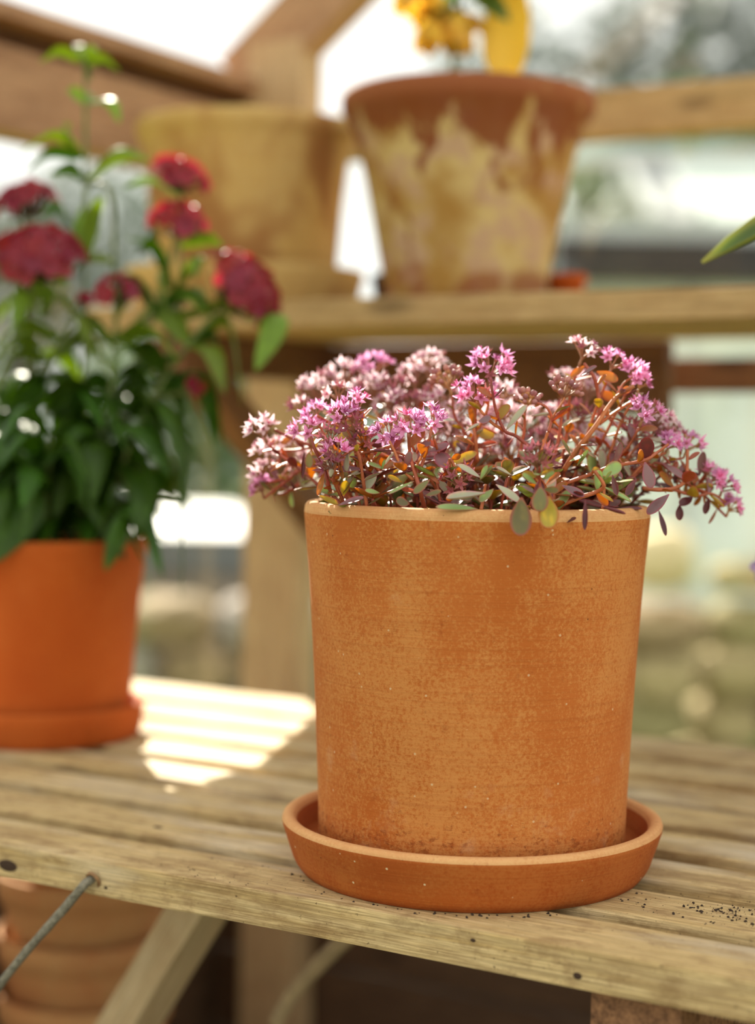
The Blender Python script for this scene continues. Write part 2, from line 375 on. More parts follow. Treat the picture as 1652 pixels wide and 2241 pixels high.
# gable triangle of glass under the rafter
tri = [W(-.60, GV + .004, .612), W(1.0, GV + .004, .612), W(1.0, GV + .004, .66 + 1.6 * .76)]
link('pane', mesh('pane', [p + N * d - W(0, GV, .6) for d in (0, .003) for p in tri], [(0, 1, 2), (3, 5, 4), (0, 3, 4, 1), (1, 4, 5, 2), (2, 5, 3, 0)], M_GLASS, False), wb, T(W(0, GV, .6)))
# side wall on the left
wl = link('wall_left', None, None, bframe(LU, 0, -Z0), kind='structure')
beam(wl, 'eave_plate', W(LU - .045, GV + .04, .580), W(LU - .045, -1.6, .580), .05, .082, M_POST)
beam(wl, 'shadow_gap_board', W(LU - .062, GV + .04, .632), W(LU - .062, -1.6, .632), .02, .022, M_DARKWOOD)  # dark board added behind the recess so its shadow gap reads dark
beam(wl, 'cover_strip', W(LU - .045, GV + .04, .651), W(LU - .045, -1.6, .651), .085, .016, M_POST)
beam(wl, 'sill', W(LU - .045, GV - .03, -.15), W(LU - .045, -1.6, -.15), .05, .04, M_DARKWOOD)
for v in (-.25, -1.2):
    beam(wl, 'post', W(LU - .045, v, -Z0), W(LU - .045, v, .55), .05, .05, M_POST, U)
for i in range(6):
    zc = -Z0 + .055 + i * .102
    beam(wl, 'plank', W(LU - .09, GV + .045, zc), W(LU - .09, -1.6, zc), .018, .098, M_PLANK)
for v0, v1 in ((.76, .25), (.245, -.22), (-.28, -1.17)):
    link('pane', box('pane', v0 - v1, .003, .67, M_GLASS, 0), wl, frame(N, ZV, W(LU - .045, (v0 + v1) / 2, .21)))
# left roof slope: glazing panes resting on the plate, rising to the ridge
ce = link('ceiling', None, None, bframe(LU, 0, .67), kind='structure')
for k in range(3):
    v0, v1 = GV + .02 - k * .72, GV + .02 - (k + 1) * .72 + .01
    a = W(LU - .03, (v0 + v1) / 2, .715)
    link('pane', box('pane', 2.0, abs(v0 - v1), .003, M_GLASS, 0), ce, frame(sl, N.cross(sl) * -1 if N.cross(sl).z < 0 else N.cross(sl), a + sl * 1.0))
    if k: beam(ce, 'glazing_bar', W(LU - .03, v0, .69), W(LU - .03, v0, .69) + sl * 2.2, .03, .045, M_POST, N.cross(sl))

# ------------------------------------------------------------------ slatted bench
bench = thing('slatted_bench', 'weathered slatted wooden bench carrying the sedum pot and the crimson-flowered pot', 'bench', bframe(0, -.085, -Z0))
edges = [(-.1115, -.0600), (-.0430, .0065), (.0300, .0770), (.0995, .1460), (.1690, .2190), (.2370, .2880), (.3090, .3610), (.3840, .4590)]
for i, (a, b_) in enumerate(edges):
    link('slat', box('slat', 1.72, b_ - a, .0205, M_SLAT, .0016, 2, 60, .00035, 10 + i), bench, bframe(.17, (a + b_) / 2, -.01025))
for u in (-.55, .1425, .83):
    link('joist', box('joist', .55, .048, .06, M_ENDGRAIN if u == .1425 else M_POST, .002), bench, T(W(u, .178, -.0535)) @ BF @ Matrix.Rotation(math.pi / 2, 4, 'Z'))
for u in (-.665, .90):
    for v in (.085, .42):
        beam(bench, 'leg', W(u, v, -Z0), W(u, v, -.024), .045, .045, M_POST, U)
def brace(p, q): beam(bench, 'brace', p, q, .045, .027, M_BRACE, (q - p).cross(N).normalized() * -1)
brace(W(-.217, .085, -.024), W(-.640, .085, -.660))
def knot(u, v, z, a, b_, face):
    kv, kf = [], []; ball(kv, kf, Vector((0, 0, 0)), 1, ZV, 1, 14, 8)
    me = mesh('knot', kv, kf, M_KNOT)
    link('knot', me, bench, bframe(u, v, z) @ Matrix.Diagonal((a, .0006, b_, 1) if face == 'front' else (a, b_, .0006, 1)))
for a in ((-.2555, -.1113, -.0125, .0075, .0036, 'front'), (-.1795, -.1113, -.0145, .0013, .0009, 'front'), (.118, -.1113, -.0135, .0030, .0022, 'front'),
          (.06, -.1113, -.0055, .0016, .0009, 'front'), (-.21, -.024, -.0001, .0035, .0016, 'top'), (.26, .053, -.0001, .006, .003, 'top')): knot(*a)
# iron tie rod hooked through the front slat
rod = thing('tie_rod', 'thin lichened iron rod hooked into the front edge of the bench', 'rod', T(W(-.1885, -.113, -.011)))
vs, fs = [], []
pth = smoothpath([W(-.1895, -.105, -.0095), W(-.1905, -.116, -.0125), W(-.2000, -.1185, -.0240), W(-.262, -.118, -.0915), W(-.40, -.085, -.245), W(-.655, .0605, -.52)], 8)
tube(vs, fs, pth, .0027, .0027, 10)
rk = random.Random(5)
vs = [v + Vector((rk.uniform(-1, 1), rk.uniform(-1, 1), rk.uniform(-1, 1))) * .00028 for v in vs]
o0 = W(-.1885, -.113, -.011)
link('rod', mesh('rod', [v - o0 for v in vs], fs, M_IRON), rod, T(o0))
vs, fs = [], []
st = [W(-.1880, -.1115, -.011) + (U * math.cos(a) + ZV * math.sin(a)) * .0042 - N * (.003 * math.sin((a + .6) * .8)) for a in [(-.9 + 3.6 * i / 10) for i in range(11)]]
tube(vs, fs, st, .0011, .0011, 6)
link('staple', mesh('staple', [v - o0 for v in vs], fs, M_RUST), rod, T(o0))
vs, fs = [], []
cane_p = smoothpath([W(-.085, .10, -.030), W(-.145, .125, -.085), W(-.188, .14, -.123), W(-.222, .15, -.158), W(-.238, .152, -.183)], 8)
tube(vs, fs, cane_p, .0066, .0058, 10)
o1 = W(-.19, .14, -.125)
c = link('bent_cane', mesh('bent_cane', [v - o1 for v in vs], fs, M_STICK), None, T(o1), label='pale bent cane hanging down beneath the bench slats', category='cane')
# soil crumbs on the slats
vs, fs = [], []
rc = random.Random(3)
def crumb(u, v, r):
    b0 = len(vs)
    ball(vs, fs, W(u, v, r * .55), r, Vector((rc.uniform(-1, 1), rc.uniform(-1, 1), rc.uniform(.2, 1))).normalized(), rc.uniform(.5, 1.9), 5, 3)
cl = [(rc.gauss(.165, .04), rc.uniform(-.036, .0)) for _ in range(16)]
for i in range(420):
    k_ = rc.choice(cl); u = rc.gauss(k_[0], .009); v = min(.004, max(-.041, rc.gauss(k_[1], .004)))
    if (Vector((u, v))).length > .112: crumb(u, v, rc.choice((.00016, .0002, .0003, .0004, .0008)) * rc.uniform(.5, 1.1))
for i in range(60):
    u = rc.gauss(-.10, .02); v = rc.uniform(-.108, -.064)
    if (Vector((u, v))).length > .108: crumb(u, v, rc.uniform(.0002, .0005))
for i in range(50):
    a = rc.uniform(-2.9, -.4); rr = rc.uniform(.101, .107); u, v = rr * math.cos(a + TH), rr * math.sin(a + TH)
    if -.109 < v < -.063 or -.041 < v < .004: crumb(u, v, rc.uniform(.0003, .0009))
o2 = W(.1, -.03, 0)
link('soil_crumbs', mesh('soil_crumbs', [v - o2 for v in vs], fs, M_SOIL), None, T(o2), kind='stuff', label='dark crumbs of soil scattered on the slats around the big saucer', category='soil')

# ------------------------------------------------------------------ pots
def pot(name, label, M, prof, m, soil_r, soil_z, group=None, seed=0, wob=.0015, rim_m=None):
    o = thing(name, label, 'pot', M, group)
    link('body', lathe('body', prof, m, 128, wob, seed), o, M)
    if soil_r:
        sv, sf = [], []
        rs = random.Random(seed + 5); n, k = 40, 8
        sv.append(Vector((0, 0, soil_z + .003)))
        for i in range(1, k + 1):
            for j in range(n):
                a = 2 * math.pi * j / n; sv.append(Vector((soil_r * i / k * math.cos(a), soil_r * i / k * math.sin(a), soil_z + rs.uniform(-.002, .003))))
        for j in range(n): sf.append((0, 1 + j, 1 + (j + 1) % n))
        for i in range(k - 1):
            for j in range(n):
                a, b2 = 1 + i * n + j, 1 + i * n + (j + 1) % n; sf.append((a, a + n, b2 + n, b2))
        link('soil', mesh('soil', sv, sf, M_SOIL), o, M)
    return o
big = [(.0790, .0145), (.0862, .0150), (.0878, .0170), (.0884, .0205), (.0889, .040), (.0898, .062), (.0908, .083), (.0918, .106), (.0931, .130), (.0947, .156), (.0960, .174), (.0975, .190), (.0984, .2000), (.0989, .2055), (.0984, .2092), (.0968, .2112), (.0935, .2118), (.0905, .2108), (.0890, .2080), (.0870, .190), (.0850, .150)]
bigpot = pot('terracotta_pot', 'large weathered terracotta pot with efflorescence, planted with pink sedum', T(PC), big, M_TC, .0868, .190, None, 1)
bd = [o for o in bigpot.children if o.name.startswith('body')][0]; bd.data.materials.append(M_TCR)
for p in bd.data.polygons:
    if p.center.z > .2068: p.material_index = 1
saus = [(.0925, 0), (.0985, .0006), (.1018, .0050), (.1035, .0085), (.1078, .0215), (.1093, .0262), (.1097, .0288), (.1090, .0307), (.1070, .0318), (.1045, .0318), (.1025, .0305), (.1012, .0280), (.0985, .0180), (.0960, .0150), (.0925, .0142), (.05, .0142)]
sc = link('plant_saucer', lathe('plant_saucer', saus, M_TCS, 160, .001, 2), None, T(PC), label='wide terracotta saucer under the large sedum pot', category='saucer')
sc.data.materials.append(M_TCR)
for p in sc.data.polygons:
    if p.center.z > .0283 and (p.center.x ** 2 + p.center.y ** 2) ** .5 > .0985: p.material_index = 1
LP = Vector((-.273, 1.39, Z0))
sm = [(.066, .0145), (.0705, .0150), (.0720, .0175), (.0727, .03), (.0755, .07), (.0790, .105), (.0830, .140), (.0853, .158), (.0856, .1605), (.0845, .1625), (.0810, .1627), (.0795, .1605), (.0760, .14), (.0730, .11)]
pot('terracotta_pot', 'smooth orange terracotta pot holding the crimson-flowered plant', T(LP), sm, M_TCN, .0755, .145, None, 3, .0008)
sms = [(.0740, 0), (.0780, .0005), (.0810, .005), (.0835, .022), (.0842, .0262), (.0832, .0288), (.0800, .0290), (.0785, .027), (.0765, .0160), (.0740, .0142), (.03, .0142)]
link('plant_saucer', lathe('plant_saucer', sms, M_TCN, 128, .0008, 4), None, T(LP), label='smooth orange saucer under the crimson-flowered plant pot', category='saucer')
# shelf behind
shelf = thing('wall_shelf', 'plank shelf on timber brackets in front of the gable glass', 'shelf', bframe(0, .56, .344))
for i, (a, b_) in enumerate(((.420, .508), (.520, .604), (.616, .700))):
    link('shelf_board', box('shelf_board', 2.35, b_ - a, .0245, M_SHELF, .002, 2, 60, .0004, 40 + i), shelf, bframe(.52, (a + b_) / 2, .35625))
for u in (-.555, .30, 1.1):
    link('bracket_arm', box('bracket_arm', .35, .035, .040, M_DARKWOOD, .002), shelf, T(W(u, .602, .3235)) @ BF @ Matrix.Rotation(math.pi / 2, 4, 'Z'))
    beam(shelf, 'bracket_strut', W(u, .46, .315), W(u, .775, .10), .032, .034, M_DARKWOOD if u < 0 else M_DARKWOOD, U)
link('shelf_cleat', box('shelf_cleat', .42, .022, .075, M_DARKWOOD, .002), shelf, bframe(-.37, .712, .3065))
SZ = .3686
bp = [(.062, 0), (.0725, .0005), (.0745, .003), (.0765, .02), (.0820, .050), (.0880, .082), (.0945, .115), (.1010, .143), (.1085, .163), (.1130, .172), (.1150, .176), (.1180, .180), (.1185, .190), (.1165, .1945), (.1120, .195), (.1090, .192), (.1050, .17), (.0950, .14)]
BR = T(W(-.302, .55, SZ))
pot('terracotta_pot', 'old flared terracotta pot with dark red stains, yellow flowers growing above it', BR, bp, M_TCB, .099, .165, None, 5, .0015)
bl = [(.080, .010), (.0885, .0105), (.0905, .0135), (.0935, .06), (.0975, .11), (.1025, .15), (.1055, .166), (.1075, .171), (.1100, .174), (.1105, .184), (.1090, .188), (.1050, .1885), (.1025, .186), (.099, .165), (.094, .14)]
BL = T(W(-.5535, .55, SZ))
pot('terracotta_pot', 'yellowish limed terracotta pot standing in a deep saucer on the shelf', BL, bl, M_TCA, .0965, .155, None, 6, .0015)
bs = [(.098, 0), (.1085, .0008), (.1120, .005), (.1185, .032), (.1200, .038), (.1190, .0415), (.1150, .042), (.1130, .040), (.1090, .018), (.1050, .0100), (.04, .0100)]
link('plant_saucer', lathe('plant_saucer', bs, M_TCA, 96, .001, 7), None, BL, label='deep weathered saucer under the yellowish limed pot', category='saucer')
dp = [(.020, 0), (.0225, .0005), (.0235, .003), (.0275, .036), (.0290, .037), (.0292, .043), (.028, .0435), (.0265, .036), (.024, .01)]
link('plastic_pot', lathe('plastic_pot', dp, M_BLACK, 48), None, T(W(-.435, .655, SZ)), label='small black plastic pot behind the gap between the two shelf pots', category='pot')
rp = [(.017, 0), (.019, .0005), (.0198, .003), (.024, .030), (.0265, .031), (.0268, .040), (.0255, .041), (.0235, .030), (.02, .008)]
link('small_pot', lathe('small_pot', [(r * .72, z * .8) for r, z in rp], M_TCN, 48), None, T(W(-.226, .610, SZ)), label='small orange pot half hidden behind the red-stained pot', category='pot')
# stacked pots below the bench
sp_ = [(.05, 0), (.056, .0006), (.058, .004), (.070, .075), (.0775, .077), (.079, .100), (.076, .102), (.0735, .077), (.060, .012)]
spm = lathe('stack_pot', sp_, M_TCO, 48, .001, 9)
low = thing('low_shelf', 'rough low plank shelf beneath the bench', 'shelf', bframe(-.48, .30, -Z0))
link('shelf_board', box('shelf_board', .31, .34, .022, M_POST, .002), low, bframe(-.48, .32, -.471))
for a, b_ in ((-.61, .18), (-.35, .18), (-.61, .46), (-.35, .46)):
    beam(low, 'leg', W(a, b_, -Z0), W(a, b_, -.482), .03, .03, M_POST, U)
words = ['bottom', 'second', 'third', 'fourth', 'top']
for k in range(5):
    link('clay_pot', spm, None, T(W(-.545, .30, -.460 + k * .054)) @ Matrix.Rotation(k, 4, 'Z'), group='clay pots nested in a stack below the bench',
         label='old brown clay pot, %s of the stack under the bench' % words[k], category='pot')

# ---- plant layout, metres from the pot centre on the bench top
HEADS=[
 ((-0.1234, 0.0, 0.2523),0.0079,'p'),
 ((-0.1224, 0.02, 0.2398),0.008,'p'),
 ((-0.1259, 0.03, 0.2274),0.007,'p'),
 ((-0.1264, 0.03, 0.2177),0.0065,'o'),
 ((-0.1125, 0.06, 0.2394),0.0123,'p'),
 ((-0.1021, 0.06, 0.2312),0.01,'p'),
 ((-0.0967, -0.03, 0.2521),0.0087,'o'),
 ((-0.1039, 0.03, 0.2661),0.0054,'p'),
 ((-0.0947, 0.07, 0.2774),0.0135,'p'),
 ((-0.0801, 0.08, 0.2841),0.0142,'p'),
 ((-0.0604, 0.08, 0.2906),0.0114,'o'),
 ((-0.0926, -0.02, 0.2617),0.0062,'o'),
 ((-0.0814, -0.01, 0.2731),0.0068,'p'),
 ((-0.0698, -0.04, 0.2671),0.0076,'o'),
 ((-0.077, -0.05, 0.2611),0.0065,'o'),
 ((-0.0715, -0.05, 0.255),0.0075,'f'),
 ((-0.0831, -0.06, 0.2479),0.0059,'f'),
 ((-0.0795, -0.07, 0.2402),0.0063,'o'),
 ((-0.0826, -0.07, 0.234),0.0063,'f'),
 ((-0.0651, -0.05, 0.2456),0.0075,'f'),
 ((-0.0511, -0.06, 0.2503),0.0084,'o'),
 ((-0.0411, -0.065, 0.2553),0.0088,'o'),
 ((-0.0283, -0.06, 0.2575),0.0089,'o'),
 ((-0.0499, 0.04, 0.2691),0.0093,'p'),
 ((-0.0624, 0.06, 0.2776),0.0123,'p'),
 ((-0.0458, 0.05, 0.2776),0.0094,'f'),
 ((-0.0359, 0.07, 0.2852),0.0101,'p'),
 ((-0.0276, 0.07, 0.2937),0.0101,'p'),
 ((-0.0181, 0.0, 0.2815),0.0089,'b'),
 ((-0.0213, 0.04, 0.2717),0.0109,'p'),
 ((-0.0363, 0.04, 0.2693),0.0082,'f'),
 ((-0.0103, 0.04, 0.2642),0.0109,'p'),
 ((0.0058, -0.02, 0.2881),0.0118,'o'),
 ((-0.0035, -0.03, 0.2732),0.0107,'o'),
 ((-0.0147, -0.07, 0.2264),0.0083,'f'),
 ((-0.0523, 0.0, 0.237),0.0068,'f'),
 ((-0.029, 0.04, 0.2367),0.0093,'p'),
 ((0.0168, 0.04, 0.2755),0.0082,'p'),
 ((0.0316, 0.05, 0.258),0.0127,'p'),
 ((0.0258, -0.03, 0.27),0.0066,'b'),
 ((0.0465, -0.03, 0.2757),0.0081,'b'),
 ((0.048, 0.05, 0.2638),0.0083,'p'),
 ((0.0589, -0.01, 0.2988),0.0088,'p'),
 ((0.0756, -0.01, 0.2925),0.0068,'o'),
 ((0.0881, -0.01, 0.287),0.0078,'o'),
 ((0.0914, -0.01, 0.2811),0.0057,'o'),
 ((0.0584, 0.06, 0.2834),0.01,'p'),
 ((0.0722, 0.07, 0.2797),0.0112,'p'),
 ((0.0622, 0.03, 0.2624),0.0097,'f'),
 ((0.0909, -0.03, 0.2649),0.0087,'o'),
 ((0.1033, 0.0, 0.2614),0.0089,'p'),
 ((0.089, 0.0, 0.2534),0.01,'f'),
 ((0.1027, 0.02, 0.2522),0.0096,'p'),
 ((0.1115, 0.02, 0.255),0.0091,'p'),
 ((0.0788, 0.04, 0.2423),0.0093,'p'),
 ((0.0902, 0.03, 0.2426),0.0076,'p'),
 ((0.1067, -0.02, 0.2477),0.0057,'o'),
 ((0.1209, 0.0, 0.2467),0.0074,'o'),
 ((0.1342, 0.0, 0.2278),0.0079,'o'),
 ((0.1422, 0.0, 0.2245),0.0074,'o'),
 ((0.1353, 0.02, 0.2312),0.0059,'p'),
 ((0.1479, 0.01, 0.2115),0.0064,'o'),
 ((-0.0146, 0.03, 0.2546),0.0097,'p'),
 ((0.0068, 0.05, 0.2605),0.0099,'p'),
 ((0.0191, 0.05, 0.2634),0.0094,'p'),
 ((-0.0072, 0.04, 0.2411),0.0093,'p'),
 ((0.0236, 0.05, 0.2414),0.0099,'f'),
 ((0.0086, 0.05, 0.2357),0.0094,'p'),
 ((-0.0202, 0.06, 0.249),0.01,'p'),
 ((0.0396, 0.03, 0.2473),0.0092,'f'),
 ((0.0565, 0.05, 0.2515),0.0099,'p'),
 ((0.0715, 0.06, 0.2517),0.0095,'p'),
 ((-0.0427, 0.06, 0.2599),0.01,'p'),
 ((0.0257, -0.105, 0.2397),0.0089,'f'),
 ((0.0466, 0.06, 0.2486),0.0111,'p'),
 ((0.0132, 0.06, 0.2481),0.01,'p'),
 ((-0.0008, 0.06, 0.2507),0.0095,'p'),
]
STEMS=[
 ([(0.0469, -0.03, 0.2312), (0.0535, -0.03, 0.2428), (0.0629, -0.03, 0.2556), (0.074, -0.03, 0.271), (0.084, -0.03, 0.2787)],0.0017),
 ([(0.0643, -0.025, 0.2569), (0.0662, -0.025, 0.2646), (0.0652, -0.025, 0.2748), (0.0625, -0.025, 0.2836), (0.0577, -0.025, 0.2912)],0.0013),
 ([(0.0667, -0.02, 0.2575), (0.0768, -0.02, 0.2648), (0.0882, -0.02, 0.2726)],0.0012),
 ([(0.0754, -0.02, 0.2712), (0.0804, -0.02, 0.2802), (0.0854, -0.02, 0.2841)],0.0008),
 ([(0.0275, -0.045, 0.2426), (0.0186, -0.045, 0.25), (0.0125, -0.045, 0.2529), (0.0079, -0.045, 0.2623), (0.0052, -0.045, 0.2735), (0.0043, -0.045, 0.281)],0.0011),
 ([(0.0129, -0.04, 0.2529), (0.005, -0.04, 0.2573), (-0.0014, -0.04, 0.2647), (-0.0034, -0.04, 0.2685)],0.001),
 ([(0.0366, -0.04, 0.2527), (0.0384, -0.04, 0.2603), (0.0351, -0.04, 0.2665), (0.0275, -0.04, 0.2694)],0.0009),
 ([(0.0366, -0.04, 0.2527), (0.0342, -0.04, 0.2451), (0.0318, -0.04, 0.2363)],0.0009),
 ([(0.0384, -0.04, 0.2603), (0.0433, -0.04, 0.2679), (0.0453, -0.04, 0.2716)],0.0006),
 ([(0.0448, -0.05, 0.2242), (0.0584, -0.05, 0.2294), (0.0708, -0.05, 0.2345), (0.0869, -0.05, 0.2377), (0.0955, -0.05, 0.2423), (0.1017, -0.05, 0.2469)],0.0012),
 ([(0.0903, -0.03, 0.2221), (0.1005, -0.03, 0.2213), (0.1094, -0.03, 0.2229), (0.1144, -0.03, 0.2283), (0.1153, -0.03, 0.2436)],0.0013),
 ([(0.1103, -0.01, 0.2212), (0.1234, -0.01, 0.2175), (0.1325, -0.01, 0.2189), (0.1417, -0.01, 0.2138)],0.001),
 ([(0.0376, -0.085, 0.2132), (0.0483, -0.085, 0.2181), (0.0579, -0.085, 0.2212), (0.0614, -0.085, 0.225), (0.0565, -0.085, 0.2326)],0.0014),
 ([(-0.0769, -0.06, 0.2117), (-0.0819, -0.06, 0.2178), (-0.0843, -0.06, 0.2252), (-0.0863, -0.06, 0.2321), (-0.0909, -0.06, 0.2411), (-0.0934, -0.06, 0.2485)],0.0012),
 ([(-0.0317, -0.075, 0.2106), (-0.0348, -0.075, 0.2215), (-0.0373, -0.075, 0.2299), (-0.0398, -0.075, 0.2384), (-0.0412, -0.075, 0.2505)],0.0013),
 ([(-0.0348, -0.07, 0.231), (-0.032, -0.07, 0.2384), (-0.0297, -0.07, 0.2482), (-0.0288, -0.07, 0.2543)],0.001),
 ([(-0.0379, -0.07, 0.2261), (-0.0441, -0.07, 0.2321), (-0.0486, -0.07, 0.2418), (-0.0511, -0.07, 0.2467)],0.001),
 ([(-0.003, -0.09, 0.2117), (-0.0012, -0.09, 0.22), (-0.0006, -0.09, 0.2248)],0.001),
 ([(-0.0499, -0.03, 0.2363), (-0.0602, -0.03, 0.2412), (-0.0717, -0.03, 0.2461), (-0.0781, -0.03, 0.2537), (-0.0845, -0.03, 0.2561), (-0.0909, -0.03, 0.2598)],0.0013),
 ([(-0.0602, -0.035, 0.2413), (-0.064, -0.035, 0.2475), (-0.068, -0.035, 0.2614)],0.0009),
 ([(-0.0779, -0.04, 0.2536), (-0.0742, -0.04, 0.26), (-0.0697, -0.04, 0.2638)],0.0009),
 ([(-0.0489, -0.05, 0.2441), (-0.0576, -0.05, 0.2415), (-0.07, -0.05, 0.2388)],0.0012),
 ([(-0.0511, 0.0, 0.2449), (-0.0695, 0.0, 0.2433), (-0.0931, 0.0, 0.243), (-0.1063, 0.0, 0.2468), (-0.1168, 0.0, 0.2519)],0.0013),
 ([(-0.0016, -0.03, 0.2356), (-0.0031, -0.03, 0.2483), (-0.0045, -0.03, 0.2585), (-0.0034, -0.03, 0.2686)],0.0011),
 ([(0.0273, -0.105, 0.2139), (0.0266, -0.105, 0.2257), (0.0258, -0.105, 0.235)],0.0009),
 ([(-0.1025, 0.04, 0.2207), (-0.1134, 0.04, 0.2137), (-0.1202, 0.04, 0.215), (-0.1249, 0.04, 0.2217)],0.0011),
 ([(-0.0938, 0.02, 0.2428), (-0.1045, 0.02, 0.24), (-0.1179, 0.02, 0.2398)],0.0011),
]
